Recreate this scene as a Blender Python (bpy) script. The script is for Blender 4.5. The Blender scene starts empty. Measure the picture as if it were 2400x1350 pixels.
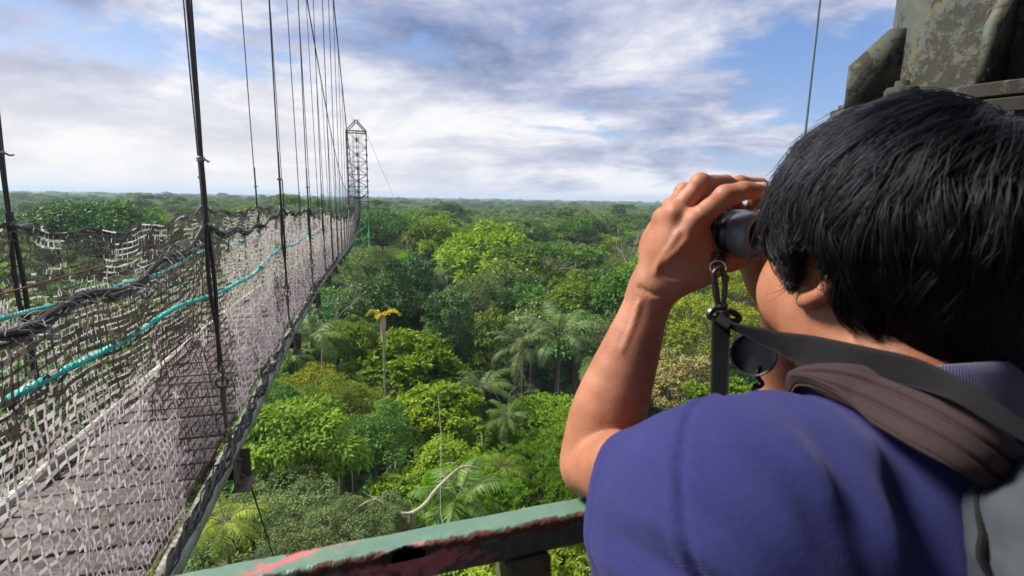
import bpy, math, random
import numpy as np
from mathutils import Vector, Matrix
RNG = np.random.default_rng(7)
random.seed(7)
scene = bpy.context.scene
col = scene.collection

# ---------------------------------------------------------------- camera
EYE = 36.5                      # metres of the eye above the forest floor datum
FPX, PITCH, ROLL = 1208.0, math.radians(9.86), math.radians(1.0)
cF = np.array([0, math.cos(PITCH), -math.sin(PITCH)])
_R0 = np.array([1.0, 0, 0]); _U0 = np.array([0, math.sin(PITCH), math.cos(PITCH)])
cR = math.cos(ROLL) * _R0 + math.sin(ROLL) * _U0
cU = math.cos(ROLL) * _U0 - math.sin(ROLL) * _R0
CAM = np.array([0, 0, EYE])
def unit(v): return v / (np.linalg.norm(v, axis=-1, keepdims=True) + 1e-9)
def ray(x, y): return cF + cR * (x - 1200) / FPX + cU * (675 - y) / FPX
def P(x, y, zc): return CAM + ray(x, y) * zc           # point at camera depth zc
def onz(x, y, z):
    d = ray(x, y); return CAM + d * ((z - EYE) / d[2])
def at_dist(x, y, dist):
    d = ray(x, y); return CAM + d * (dist / math.hypot(d[0], d[1]))
cam_data = bpy.data.cameras.new('camera')
cam = bpy.data.objects.new('camera', cam_data); col.objects.link(cam)
cam_data.sensor_width = 36; cam_data.lens = 36 * FPX / 2400
cam_data.clip_start = 0.02; cam_data.clip_end = 20000
M = Matrix(((cR[0], cU[0], -cF[0], CAM[0]), (cR[1], cU[1], -cF[1], CAM[1]), (cR[2], cU[2], -cF[2], CAM[2]), (0, 0, 0, 1)))
cam.matrix_world = M
cam_data.dof.use_dof = True; cam_data.dof.focus_distance = 1.5; cam_data.dof.aperture_fstop = 9.0
scene.camera = cam
scene.render.resolution_x = 1024; scene.render.resolution_y = 576
scene.view_settings.view_transform = 'Standard'; scene.view_settings.look = 'None'
scene.view_settings.gamma = 1; scene.view_settings.exposure = 1.5
scene.cycles.use_denoising = True
scene.cycles.max_bounces = 6; scene.cycles.diffuse_bounces = 3; scene.cycles.glossy_bounces = 2
scene.cycles.transmission_bounces = 3; scene.cycles.volume_bounces = 0; scene.cycles.transparent_max_bounces = 8
scene.cycles.caustics_reflective = False; scene.cycles.caustics_refractive = False
scene.cycles.sample_clamp_indirect = 4

# ---------------------------------------------------------------- node helper
class NT:
    def __init__(s, tree): s.t = tree; s.n = tree.nodes; s.l = tree.links
    def node(s, typ, **kw):
        n = s.n.new(typ)
        for k, v in kw.items():
            if k.startswith('i_'):
                key = k[2:]; key = int(key) if key.isdigit() else key.replace('_', ' ')
                s.set(n.inputs[key], v)
            else: setattr(n, k, v)
        return n
    def set(s, inp, v):
        if isinstance(v, bpy.types.NodeSocket): s.l.new(v, inp)
        elif isinstance(v, bpy.types.Node): s.l.new(v.outputs[0], inp)
        else:
            if hasattr(inp, 'default_value') and not isinstance(v, (int, float, str, bool)) and len(v) == 3 and inp.type == 'RGBA': v = (*v, 1)
            inp.default_value = v
    def math(s, op, a, b=None, c=None, clamp=False):
        n = s.n.new('ShaderNodeMath'); n.operation = op; n.use_clamp = clamp
        for i, v in enumerate((a, b, c)):
            if v is not None: s.set(n.inputs[i], v)
        return n.outputs[0]
    def vmath(s, op, a, b=None):
        n = s.n.new('ShaderNodeVectorMath'); n.operation = op
        s.set(n.inputs[0], a)
        if b is not None: s.set(n.inputs[1], b)
        return n.outputs[0]
    def noise(s, vec, scale, detail=5, rough=0.55, dist=0.0):
        n = s.n.new('ShaderNodeTexNoise')
        if vec is not None: s.set(n.inputs['Vector'], vec)
        n.inputs['Scale'].default_value = scale; n.inputs['Detail'].default_value = detail
        n.inputs['Roughness'].default_value = rough; n.inputs['Distortion'].default_value = dist
        return n.outputs[0]
    def ramp(s, fac, stops, interp='LINEAR'):
        n = s.n.new('ShaderNodeValToRGB'); e = n.color_ramp.elements; n.color_ramp.interpolation = interp
        while len(e) < len(stops): e.new(0.5)
        for k, (p, c) in enumerate(stops):
            e[k].position = p
            if isinstance(c, (int, float)): c = (c, c, c)
            e[k].color = (*c, 1)
        s.set(n.inputs[0], fac); return n.outputs[0]
    def mix(s, fac, a, b, typ='MIX'):
        n = s.n.new('ShaderNodeMix'); n.data_type = 'RGBA'; n.blend_type = typ
        s.set(n.inputs[0], fac); s.set(n.inputs[6], a); s.set(n.inputs[7], b); return n.outputs[2]
    def maprange(s, v, a, b, c=0.0, d=1.0, smooth=False):
        n = s.n.new('ShaderNodeMapRange'); n.interpolation_type = 'SMOOTHSTEP' if smooth else 'LINEAR'
        s.set(n.inputs[0], v)
        for i, x in enumerate((a, b, c, d)): n.inputs[i + 1].default_value = x
        return n.outputs[0]
    def bump(s, h, strength=0.5, dist=0.01):
        n = s.n.new('ShaderNodeBump'); n.inputs['Strength'].default_value = strength; n.inputs['Distance'].default_value = dist
        s.set(n.inputs['Height'], h); return n.outputs[0]
    def sep(s, v):
        n = s.n.new('ShaderNodeSeparateXYZ'); s.set(n.inputs[0], v); return n.outputs
    def comb(s, x, y, z):
        n = s.n.new('ShaderNodeCombineXYZ'); s.set(n.inputs[0], x); s.set(n.inputs[1], y); s.set(n.inputs[2], z); return n.outputs[0]
def mat_new(name):
    m = bpy.data.materials.new(name); m.use_nodes = True
    m.node_tree.nodes.clear(); k = NT(m.node_tree)
    k.out = k.n.new('ShaderNodeOutputMaterial'); m.cycles.emission_sampling = 'NONE'
    return m, k
def principled(k, **kw):
    b = k.n.new('ShaderNodeBsdfPrincipled')
    for a, v in kw.items(): k.set(b.inputs[a.replace('_', ' ')], v)
    k.l.new(b.outputs[0], k.out.inputs[0]); return b
def coords(k, kind='Object'):
    return k.n.new('ShaderNodeTexCoord').outputs[kind]

# ---------------------------------------------------------------- sky
SUN_AZ, SUN_EL = math.radians(-78), math.radians(46)     # azimuth from +Y towards +X
w = bpy.data.worlds.new('World'); scene.world = w; w.use_nodes = True
w.node_tree.nodes.clear(); k = NT(w.node_tree)
out = k.n.new('ShaderNodeOutputWorld'); bg = k.n.new('ShaderNodeBackground'); k.l.new(bg.outputs[0], out.inputs[0])
sky = k.node('ShaderNodeTexSky', sky_type='NISHITA', sun_disc=False, sun_elevation=SUN_EL, sun_rotation=SUN_AZ, air_density=1.0, dust_density=1.0, ozone_density=2.0)
d = k.n.new('ShaderNodeTexCoord').outputs['Generated']
sx, sy, sz = k.sep(d)
den = k.math('ADD', k.math('ABSOLUTE', sz), 0.20)
cx = k.math('DIVIDE', sx, den); cy = k.math('DIVIDE', sy, den)
# clouds are drawn out along a diagonal wind
A = math.radians(-24)
u = k.math('ADD', k.math('MULTIPLY', cx, math.cos(A)), k.math('MULTIPLY', cy, math.sin(A)))
v = k.math('SUBTRACT', k.math('MULTIPLY', cy, math.cos(A)), k.math('MULTIPLY', cx, math.sin(A)))
cv = k.comb(k.math('MULTIPLY', u, 0.92), v, 3.3)
big = k.noise(cv, 0.75, 3, 0.5, 0.3)
mid = k.noise(cv, 1.9, 10, 0.58, 0.35)
fine = k.noise(cv, 7.5, 9, 0.64, 0.15)
az = k.math('ARCTAN2', sx, sy)                                    # bearing
cover = k.math('ADD', k.math('MULTIPLY', big, 0.5), k.math('MULTIPLY', mid, 0.5))
cover = k.math('ADD', cover, k.math('MULTIPLY', k.math('SUBTRACT', fine, 0.5), 0.16))
# a clearing up to the right
ga = k.math('DIVIDE', k.math('SUBTRACT', az, 0.52), 0.20); ge = k.math('DIVIDE', k.math('SUBTRACT', sz, 0.20), 0.085)
gap = k.math('EXPONENT', k.math('MULTIPLY', k.math('ADD', k.math('MULTIPLY', ga, ga), k.math('MULTIPLY', ge, ge)), -1.0))
cover2 = k.math('SUBTRACT', cover, k.math('MULTIPLY', gap, 0.15))
mask = k.maprange(cover2, 0.36, 0.475, 0, 1, True)
sh1 = k.noise(k.vmath('ADD', cv, (7.3, 2.1, 0.0)), 1.15, 9, 0.60, 0.35)
shade = k.math('ADD', k.math('MULTIPLY', sh1, 0.84), k.math('MULTIPLY', fine, 0.16))
da = k.math('DIVIDE', k.math('SUBTRACT', az, 0.16), 0.22); de = k.math('DIVIDE', k.math('SUBTRACT', sz, k.math('SUBTRACT', 0.20, k.math('MULTIPLY', az, 0.18))), 0.045)
band = k.math('EXPONENT', k.math('MULTIPLY', k.math('ADD', k.math('MULTIPLY', da, da), k.math('MULTIPLY', de, de)), -1.0))
shade = k.math('SUBTRACT', shade, k.math('MULTIPLY', band, 0.10))
shade = k.math('SUBTRACT', shade, k.math('MULTIPLY', k.math('MULTIPLY', k.maprange(az, -.80, -.45, 1, 0, True), k.maprange(sz, .12, .36, 0, 1, True)), 0.12))
q = 1 / 2.62
cloud = k.ramp(shade, [(p, tuple(x * q for x in c)) for p, c in ((0.335, (.18, .245, .43)), (0.425, (.36, .41, .60)), (0.505, (.59, .62, .75)), (0.58, (.84, .85, .90)), (.66, (.93, .925, .94)))])
blue = k.mix(0.6, k.vmath('SCALE', sky.outputs[0]), tuple(x * q for x in (.09, .21, .55)))
cloudglow = k.maprange(sz, 0.0, 0.30, 1, 0, True)
glow = k.math('MULTIPLY', k.maprange(az, -0.55, 0.45, 1, 0.12, True), cloudglow)
c1 = k.mix(mask, blue, cloud)
c2 = k.mix(k.math('MULTIPLY', glow, 0.78), c1, tuple(x * q for x in (.95, .925, .89)))
k.set(bg.inputs[0], c2); bg.inputs[1].default_value = 1.0
for n in k.n:
    if n.bl_idname == 'ShaderNodeVectorMath' and n.operation == 'SCALE': n.inputs['Scale'].default_value = 0.075
w.cycles.sampling_method = 'MANUAL'; w.cycles.sample_map_resolution = 512

sun_d = bpy.data.lights.new('sun', 'SUN'); sun_d.energy = 2.9; sun_d.angle = math.radians(16); sun_d.color = (1.0, 0.93, 0.82)
sun = bpy.data.objects.new('sun', sun_d); col.objects.link(sun)
sdir = Vector((math.sin(SUN_AZ) * math.cos(SUN_EL), math.cos(SUN_AZ) * math.cos(SUN_EL), math.sin(SUN_EL)))
sun.rotation_euler = sdir.to_track_quat('Z', 'Y').to_euler()

# ---------------------------------------------------------------- object helpers
def tag(o, label=None, cat=None, group=None, kind=None):
    if label: o['label'] = label
    if cat: o['category'] = cat
    if group: o['group'] = group
    if kind: o['kind'] = kind
    return o
def empty(name, loc=(0, 0, 0), rz=0.0):
    o = bpy.data.objects.new(name, None); col.objects.link(o); o.location = loc; o.rotation_euler = (0, 0, rz)
    o.empty_display_size = 0.1; return o
def mesh_data(name, V, Fs, smooth=False):
    """V (n,3); Fs a list of arrays (m,3)/(m,4) or one array"""
    me = bpy.data.meshes.new(name); V = np.asarray(V, np.float32)
    if isinstance(Fs, np.ndarray): Fs = [Fs]
    Fs = [np.asarray(q, np.int32) for q in Fs if len(q)]
    me.vertices.add(len(V)); me.vertices.foreach_set('co', V.ravel())
    loops = np.concatenate([q.ravel() for q in Fs]); tot = np.concatenate([np.full(len(q), q.shape[1], np.int32) for q in Fs])
    start = np.concatenate([[0], np.cumsum(tot)[:-1]]).astype(np.int32)
    me.loops.add(len(loops)); me.loops.foreach_set('vertex_index', loops)
    me.polygons.add(len(tot)); me.polygons.foreach_set('loop_start', start); me.polygons.foreach_set('loop_total', tot)
    if smooth: me.polygons.foreach_set('use_smooth', np.ones(len(tot), bool))
    me.update(calc_edges=True); return me
def obj(name, me, mat=None, parent=None, loc=None):
    if mat is not None:
        for m in (mat if isinstance(mat, (list, tuple)) else [mat]):
            me.materials.append(m)
    o = bpy.data.objects.new(name, me); col.objects.link(o)
    if parent is not None: o.parent = parent
    if loc is not None: o.location = loc
    return o
class MB:
    """collects vertices and faces of one part; local origin o"""
    def __init__(s, origin=(0, 0, 0)): s.v = []; s.f3 = []; s.f4 = []; s.n = 0; s.o = np.asarray(origin, float)
    def add(s, V, F):
        V = np.asarray(V, float) - s.o; F = np.asarray(F)
        (s.f3 if F.shape[1] == 3 else s.f4).append(F + s.n); s.v.append(V); s.n += len(V)
    def tube(s, pts, rad, n=8, cap=True, flat=1.0, up=(0, 0, 1)):
        pts = np.asarray(pts, float); m = len(pts); rad = np.broadcast_to(np.asarray(rad, float), (m,))
        T = np.gradient(pts, axis=0); T /= np.linalg.norm(T, axis=1)[:, None] + 1e-12
        u0 = np.asarray(up, float)
        if abs(T[0] @ u0) > 0.9: u0 = np.array([1.0, 0, 0]) if abs(T[0][0]) < 0.9 else np.array([0, 1.0, 0])
        A = np.zeros_like(pts); a = u0
        for i in range(m):
            a = a - T[i] * (a @ T[i]); nn = np.linalg.norm(a)
            a = a / nn if nn > 1e-6 else A[i - 1]; A[i] = a
        B = np.cross(T, A)
        th = np.linspace(0, 2 * np.pi, n, endpoint=False)
        V = pts[:, None] + rad[:, None, None] * (np.cos(th)[None, :, None] * A[:, None] * flat + np.sin(th)[None, :, None] * B[:, None])
        V = V.reshape(-1, 3); i, j = np.meshgrid(np.arange(m - 1), np.arange(n), indexing='ij'); i = i.ravel(); j = j.ravel(); j2 = (j + 1) % n
        F = np.stack([i * n + j, i * n + j2, (i + 1) * n + j2, (i + 1) * n + j], 1)
        if cap:
            V = np.vstack([V, pts[0], pts[-1]]); jj = np.arange(n); c0 = m * n
            s.f3.append(np.stack([np.full(n, c0), (jj + 1) % n, jj], 1) + s.n)
            s.f3.append(np.stack([np.full(n, c0 + 1), (m - 1) * n + jj, (m - 1) * n + (jj + 1) % n], 1) + s.n)
        s.f4.append(F + s.n); s.v.append(V - s.o); s.n += len(V)
    def box(s, c, size, X=(1, 0, 0), Y=(0, 1, 0), Z=None, bev=0.0):
        X = np.asarray(X, float); X = X / np.linalg.norm(X); Y = np.asarray(Y, float); Y = Y - X * (X @ Y); Y /= np.linalg.norm(Y)
        Z = np.cross(X, Y); c = np.asarray(c, float); a, b, h = [q / 2 for q in size]
        if bev <= 0:
            V = [c + X * a * i + Y * b * j + Z * h * l for i in (-1, 1) for j in (-1, 1) for l in (-1, 1)]
            s.add(V, [(0, 1, 3, 2), (4, 6, 7, 5), (0, 4, 5, 1), (2, 3, 7, 6), (0, 2, 6, 4), (1, 5, 7, 3)]); return
        bv = min(bev, a * .9, b * .9, h * .9)
        # rounded: three stacked rings of 8 corners
        ring = []
        for l, ins in ((-h, bv), (-h + bv, 0), (h - bv, 0), (h, bv)):
            aa, bb = a - ins, b - ins; q = bv if ins == 0 else bv * .6
            for (x, y) in ((aa, -bb + q), (aa, bb - q), (aa - q, bb), (-aa + q, bb), (-aa, bb - q), (-aa, -bb + q), (-aa + q, -bb), (aa - q, -bb)):
                ring.append(c + X * x + Y * y + Z * l)
        F = [(r * 8 + j, r * 8 + (j + 1) % 8, (r + 1) * 8 + (j + 1) % 8, (r + 1) * 8 + j) for r in range(3) for j in range(8)]
        s.add(ring, F)
        n0 = s.n - 32
        s.f3.append(np.array([(n0, n0 + j + 1, n0 + j) for j in range(1, 7)]))
        s.f3.append(np.array([(n0 + 24, n0 + 24 + j, n0 + 25 + j) for j in range(1, 7)]))
    def lathe(s, p0, axis, prof, n=32, closed=False):
        """prof: list of (t along axis, radius)"""
        ax = np.asarray(axis, float); ax /= np.linalg.norm(ax)
        a = np.cross(ax, (0, 0, 1.0)); 
        if np.linalg.norm(a) < 1e-3: a = np.cross(ax, (0, 1.0, 0))
        a /= np.linalg.norm(a); b = np.cross(ax, a); th = np.linspace(0, 2 * np.pi, n, endpoint=False)
        V = np.concatenate([np.asarray(p0) + ax * t + r * (np.cos(th)[:, None] * a + np.sin(th)[:, None] * b) for t, r in prof])
        m = len(prof); F = [(i * n + j, i * n + (j + 1) % n, (i + 1) * n + (j + 1) % n, (i + 1) * n + j) for i in range(m - 1) for j in range(n)]
        s.add(V, F)
    def prism(s, poly, n, thick):
        """flat polygon (points in order, planar) extruded by n*thick"""
        poly = np.asarray(poly, float); m = len(poly); nn = np.asarray(n, float); nn /= np.linalg.norm(nn)
        V = np.vstack([poly - nn * thick / 2, poly + nn * thick / 2])
        s.add(V, [(i, (i + 1) % m, m + (i + 1) % m, m + i) for i in range(m)])
        n0 = s.n - 2 * m; c = np.array([poly.mean(0) - nn * thick / 2, poly.mean(0) + nn * thick / 2]); s.v.append(c - s.o); s.n += 2
        s.f3.append(np.array([(n0 + 2 * m, n0 + (i + 1) % m, n0 + i) for i in range(m)]))
        s.f3.append(np.array([(n0 + 2 * m + 1, n0 + m + i, n0 + m + (i + 1) % m) for i in range(m)]))
    def build(s, name, mat, parent=None, smooth=True, loc=None):
        V = np.vstack(s.v); Fs = []
        if s.f4: Fs.append(np.vstack(s.f4))
        if s.f3: Fs.append(np.vstack(s.f3))
        me = mesh_data(name, V, Fs, smooth)
        if smooth:
            try: me.set_sharp_from_angle(angle=math.radians(42))
            except Exception: pass
        if loc is None and parent is None and np.any(s.o != 0): loc = s.o
        return obj(name, me, mat, parent, loc)
def catmull(pts, n):
    pts = np.asarray(pts, float); m = len(pts); t = np.linspace(0, m - 1, n); i = np.clip(t.astype(int), 0, m - 2); f = (t - i)[:, None]
    p0 = pts[np.clip(i - 1, 0, m - 1)]; p1 = pts[i]; p2 = pts[i + 1]; p3 = pts[np.clip(i + 2, 0, m - 1)]
    return 0.5 * ((2 * p1) + (-p0 + p2) * f + (2 * p0 - 5 * p1 + 4 * p2 - p3) * f ** 2 + (-p0 + 3 * p1 - 3 * p2 + p3) * f ** 3)

# ---------------------------------------------------------------- common materials
def plain(name, color, rough=0.6, metal=0.0, nscale=8, var=0.25, bump=0.2, bdist=0.003, spec=0.5, kind='Object'):
    m, k = mat_new(name); c = coords(k, kind); n = k.noise(c, nscale, 6, 0.6)
    cc = k.mix(n, tuple(x * (1 - var) for x in color), tuple(min(1, x * (1 + var)) for x in color))
    principled(k, Base_Color=cc, Roughness=k.maprange(n, .3, .7, rough - .08, min(1, rough + .08)), Metallic=metal, Specular_IOR_Level=spec,
               Normal=k.bump(k.noise(c, nscale * 6, 5, .6), bump, bdist))
    return m
m_plank, k = mat_new('weathered_plank'); c = coords(k); oi = k.n.new('ShaderNodeObjectInfo').outputs['Random']
st = k.noise(k.vmath('MULTIPLY', c, (6, 30, 30)), 1.6, 7, .65, .4); big = k.noise(k.vmath('ADD', c, k.comb(oi, oi, oi)), 3.5, 4, .6)
cc = k.ramp(k.math('ADD', k.math('MULTIPLY', st, .55), k.math('MULTIPLY', big, .45)), [(.34, (.06, .038, .036)), (.47, (.090, .068, .062)), (.55, (.145, .120, .115)), (.66, (.23, .205, .20))])
hs = k.node('ShaderNodeHueSaturation', i_Color=cc); k.set(hs.inputs['Value'], k.maprange(oi, 0, 1, .75, 1.25))
principled(k, Base_Color=hs.outputs[0], Roughness=k.maprange(big, .35, .65, .45, .85), Normal=k.bump(st, .7, .006))
m_beam, k = mat_new('grey_painted_timber'); c = coords(k); n = k.noise(c, 5, 8, .7); n2 = k.noise(k.vmath('MULTIPLY', c, (1, 1, 4)), 9, 8, .7)
principled(k, Base_Color=k.ramp(k.math('ADD', k.math('MULTIPLY', n, .5), k.math('MULTIPLY', n2, .5)), [(.36, (.10, .09, .06)), (.46, (.30, .29, .24)), (.56, (.46, .45, .40))]), Roughness=.75, Normal=k.bump(n2, .5, .004))
m_steel = plain('rusty_steel', (.13, .115, .095), .6, .5, 14, .5, .4, .002)
m_cable = plain('dark_cable', (.035, .028, .026), .55, .2, 40, .5, .5, .002)
m_galv = plain('galvanised_steel', (.30, .31, .31), .5, .6, 18, .35, .3, .002)
m_rust = plain('rust', (.16, .055, .03), .9, 0, 30, .5, .5, .002)
m_rope, k = mat_new('turquoise_rope'); c = coords(k); n = k.noise(c, 180, 3, .6); n2 = k.noise(c, 9, 4, .6)
principled(k, Base_Color=k.mix(k.maprange(n2, .52, .66), k.mix(n, (.0, .28, .24), (.02, .55, .47)), (.30, .62, .55)), Roughness=.6, Normal=k.bump(n, .5, .002))
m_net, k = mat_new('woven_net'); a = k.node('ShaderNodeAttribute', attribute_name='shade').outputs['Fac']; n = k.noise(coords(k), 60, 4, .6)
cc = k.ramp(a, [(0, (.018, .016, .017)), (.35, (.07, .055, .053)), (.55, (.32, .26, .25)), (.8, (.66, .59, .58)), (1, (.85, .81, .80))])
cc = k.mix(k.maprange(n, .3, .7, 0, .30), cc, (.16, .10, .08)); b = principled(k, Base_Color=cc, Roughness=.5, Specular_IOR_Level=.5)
t = k.node('ShaderNodeBsdfTranslucent', i_Color=cc); mx = k.node('ShaderNodeMixShader'); mx.inputs[0].default_value = .35; k.l.new(b.outputs[0], mx.inputs[1]); k.l.new(t.outputs[0], mx.inputs[2]); k.l.new(mx.outputs[0], k.out.inputs[0])

def sph(rng, n, zmin=-1.0):
    z = rng.uniform(zmin, 1, n); t = rng.uniform(0, 2 * np.pi, n); r = np.sqrt(1 - z * z)
    return np.stack([r * np.cos(t), r * np.sin(t), z], 1)
FLOOR = 2.0                                     # forest floor height
# ================================================================ ground
def ground():
    m, k = mat_new('forest_floor'); c = coords(k)
    n = k.noise(c, 0.25, 8, .65)
    principled(k, Base_Color=k.ramp(n, [(.3, (.016, .022, .008)), (.5, (.03, .045, .012)), (.7, (.05, .045, .025))]), Roughness=.95)
    N = 90; g = np.sinh(np.linspace(-5.2, 5.2, N)) / np.sinh(5.2) * 9000
    X, Y = np.meshgrid(g, g, indexing='ij')
    Z = FLOOR + 1.2 * np.sin(X * .021) * np.cos(Y * .017) - 1.2
    V = np.stack([X, Y, Z], -1).reshape(-1, 3); i, j = np.meshgrid(np.arange(N - 1), np.arange(N - 1), indexing='ij')
    a = (i * N + j).ravel(); F = np.stack([a, a + N, a + N + 1, a + 1], 1)
    o = obj('ground', mesh_data('ground', V, F, True), m); tag(o, kind='structure')
ground()

# ================================================================ foliage
def leaf_mat(name, dark, light, trans=.3, rough=.45, alt=None, altp=0.0, vary=.22):
    m, k = mat_new(name)
    a = k.node('ShaderNodeAttribute', attribute_name='rnd').outputs['Fac']
    b = k.node('ShaderNodeAttribute', attribute_name='clump').outputs['Fac']
    oi = k.n.new('ShaderNodeObjectInfo').outputs['Random']
    f = k.math('ADD', k.math('MULTIPLY', a, .5), k.math('MULTIPLY', b, .5))
    c = k.mix(f, dark, light)
    if alt is not None: c = k.mix(k.math('LESS_THAN', k.math('FRACT', k.math('MULTIPLY', a, 7.31)), altp), c, alt)
    h = k.node('ShaderNodeHueSaturation', i_Color=c)
    k.set(h.inputs['Hue'], k.maprange(oi, 0, 1, .485, .515))
    k.set(h.inputs['Value'], k.maprange(k.math('FRACT', k.math('MULTIPLY', oi, 13.7)), 0, 1, 1 - vary, 1 + vary))
    b1 = k.node('ShaderNodeBsdfPrincipled'); k.set(b1.inputs['Base Color'], h); b1.inputs['Roughness'].default_value = rough
    b1.inputs['Roughness'].default_value = rough + .12; b1.inputs['Specular IOR Level'].default_value = .18
    t = k.node('ShaderNodeBsdfTranslucent'); k.set(t.inputs[0], k.mix(1.0, h, (1.25, 1.2, .55), 'MULTIPLY'))
    mx = k.node('ShaderNodeMixShader'); mx.inputs[0].default_value = trans
    k.l.new(b1.outputs[0], mx.inputs[1]); k.l.new(t.outputs[0], mx.inputs[2]); k.l.new(mx.outputs[0], k.out.inputs[0])
    return m
G = {
 'fresh': leaf_mat('leaf_fresh', (0.110, 0.189, 0.018), (0.279, 0.425, 0.043), .32),
 'bright': leaf_mat('leaf_bright', (0.145, 0.275, 0.016), (0.231, 0.396, 0.030), .35),
 'olive': leaf_mat('leaf_olive', (0.088, 0.167, 0.018), (0.239, 0.351, 0.032), .3),
 'dark': leaf_mat('leaf_dark', (0.050, 0.129, 0.020), (0.123, 0.290, 0.045), .25, .4),
 'deep': leaf_mat('leaf_deep', (0.046, 0.113, 0.031), (0.113, 0.240, 0.068), .2, .4),
 'grey': leaf_mat('leaf_grey', (0.096, 0.144, 0.051), (0.223, 0.287, 0.114), .3, .6),
 'yellow': leaf_mat('leaf_yellow', (.17, .21, .012), (.34, .37, .03), .35),
 'cream': leaf_mat('leaf_cream', (0.330, 0.297, 0.119), (0.682, 0.605, 0.297), .3, .7, (0.145, 0.203, 0.039), .3),
 'lime': leaf_mat('leaf_lime', (0.217, 0.319, 0.026), (0.363, 0.462, 0.059), .35),
 'flower': leaf_mat('leaf_flower', (0.058, 0.123, 0.023), (0.145, 0.246, 0.052), .25, .5, (0.660, 0.660, 0.446), .07),
 'palm': leaf_mat('leaf_palm', (0.072, 0.160, 0.023), (0.189, 0.319, 0.065), .3, .35),
 'palmgrey': leaf_mat('leaf_palmgrey', (0.116, 0.203, 0.065), (0.220, 0.297, 0.119), .3, .35),
 'orange': leaf_mat('leaf_orange', (.42, .36, .02), (.72, .66, .04), .35),
 'dry': leaf_mat('leaf_dry', (0.220, 0.121, 0.040), (0.396, 0.264, 0.089), .2, .7),
 'far': leaf_mat('leaf_far', (0.061, 0.131, 0.022), (0.174, 0.278, 0.047), .25, .6, vary=.42),
}
def bark_mat(name, c, v=.35):
    return plain(name, c, .85, 0, 1.5, v, .4, .03)
BARK = bark_mat('bark_brown', (.12, .09, .06)); PALE = bark_mat('bark_pale', (.29, .25, .20), .3)

def leaves(pos, fwd, nrm, L, W, rng, fold=.25, shape=.45):
    """diamond leaves: base, side, tip, side"""
    n = len(pos); fwd = unit(fwd); side = unit(np.cross(fwd, nrm)); up = np.cross(side, fwd)
    L = L * rng.uniform(.7, 1.25, (n, 1)); W = W * rng.uniform(.75, 1.2, (n, 1))
    b = pos; t = pos + fwd * L - up * L * rng.uniform(0, .25, (n, 1)); m = pos + fwd * L * shape
    V = np.stack([b, m + side * W / 2 + up * W * fold * .5, t, m - side * W / 2 + up * W * fold * .5], 1)
    return V.reshape(-1, 3)
def leaf_mesh(name, V, rnd, clump, verts=4):
    n = len(V) // 4; F = np.arange(n * 4).reshape(n, 4); me = mesh_data(name, V, F, False)
    a = me.attributes.new('rnd', 'FLOAT', 'POINT'); a.data.foreach_set('value', np.repeat(rnd, 4).astype(np.float32))
    a = me.attributes.new('clump', 'FLOAT', 'POINT'); a.data.foreach_set('value', np.repeat(clump, 4).astype(np.float32))
    return me
def crown(seed, R, H, nclump, per, L, W, kind='round', droop=.3, csize=.34, tuft=0):
    """returns leaf mesh vertices, per leaf random, per leaf clump random, clump centres (crown base at z=0)"""
    rng = np.random.default_rng(seed)
    d = sph(rng, nclump * 3, -.25)
    # spread the clumps: greedy farthest
    keep = [0]; dist = np.linalg.norm(d - d[0], axis=1)
    while len(keep) < nclump: i = int(dist.argmax()); keep.append(i); dist = np.minimum(dist, np.linalg.norm(d - d[i], axis=1))
    d = d[keep]; rad = rng.uniform(.55, .95, (nclump, 1))
    lump = 1 + .22 * np.sin(d[:, :1] * 3.1 + seed) + .18 * np.cos(d[:, 1:2] * 2.7 + seed * 2)
    c = d * rad * lump * np.array([R, R, H * .55]) + np.array([0, 0, H * .5])
    if kind == 'flat': c[:, 2] = H * (.75 + .2 * rng.random(nclump)) - .10 * H * (c[:, 0] ** 2 + c[:, 1] ** 2) / R ** 2; c[:, :2] *= 1.1
    if kind == 'column': c[:, 2] = rng.uniform(0, H, nclump); c[:, :2] *= (1.05 - .4 * c[:, 2:] / H)
    rc = R * csize * rng.uniform(.65, 1.25, nclump)
    idx = np.repeat(np.arange(nclump), per); n = len(idx)
    cen = np.array([0, 0, H * .35])
    dirs = unit(sph(rng, n, -.55) + .5 * unit(c - cen)[idx])
    shell = rng.uniform(.45, 1.04, (n, 1)) ** .6
    wob = 1 + .20 * np.sin(dirs[:, :1] * 5 + idx[:, None]) * np.cos(dirs[:, 1:2] * 4 + idx[:, None] * 1.7)
    sq = np.array([1, 1, .45 if kind == 'flat' else .78])
    pos = c[idx] + dirs * rc[idx][:, None] * shell * wob * sq
    if tuft:                                             # pull leaves into small sprigs
        q = pos[rng.integers(0, n, max(8, n // tuft))]; 
        j = rng.integers(0, len(q), n); qq = q[j]; pos = qq + sph(rng, n) * L * .55 * rng.random((n, 1)); idx2 = j
        out = unit(qq - c[idx]); fwd = unit(sph(rng, n, -.2) + .3 * unit(qq - cen)); nrm = unit(np.array([0, 0, 1.0]) + .5 * sph(rng, n))
        crnd = np.random.default_rng(seed + 1).random(len(q))[j]
    else:
        fwd = dirs + .7 * sph(rng, n) - np.array([0, 0, droop]); nrm = unit(dirs + np.array([0, 0, .9]) + .55 * sph(rng, n))
        crnd = np.random.default_rng(seed + 1).random(nclump)[idx]
    V = leaves(pos, fwd, nrm, L, W, rng)
    return V, rng.random(n), crnd, c
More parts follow.
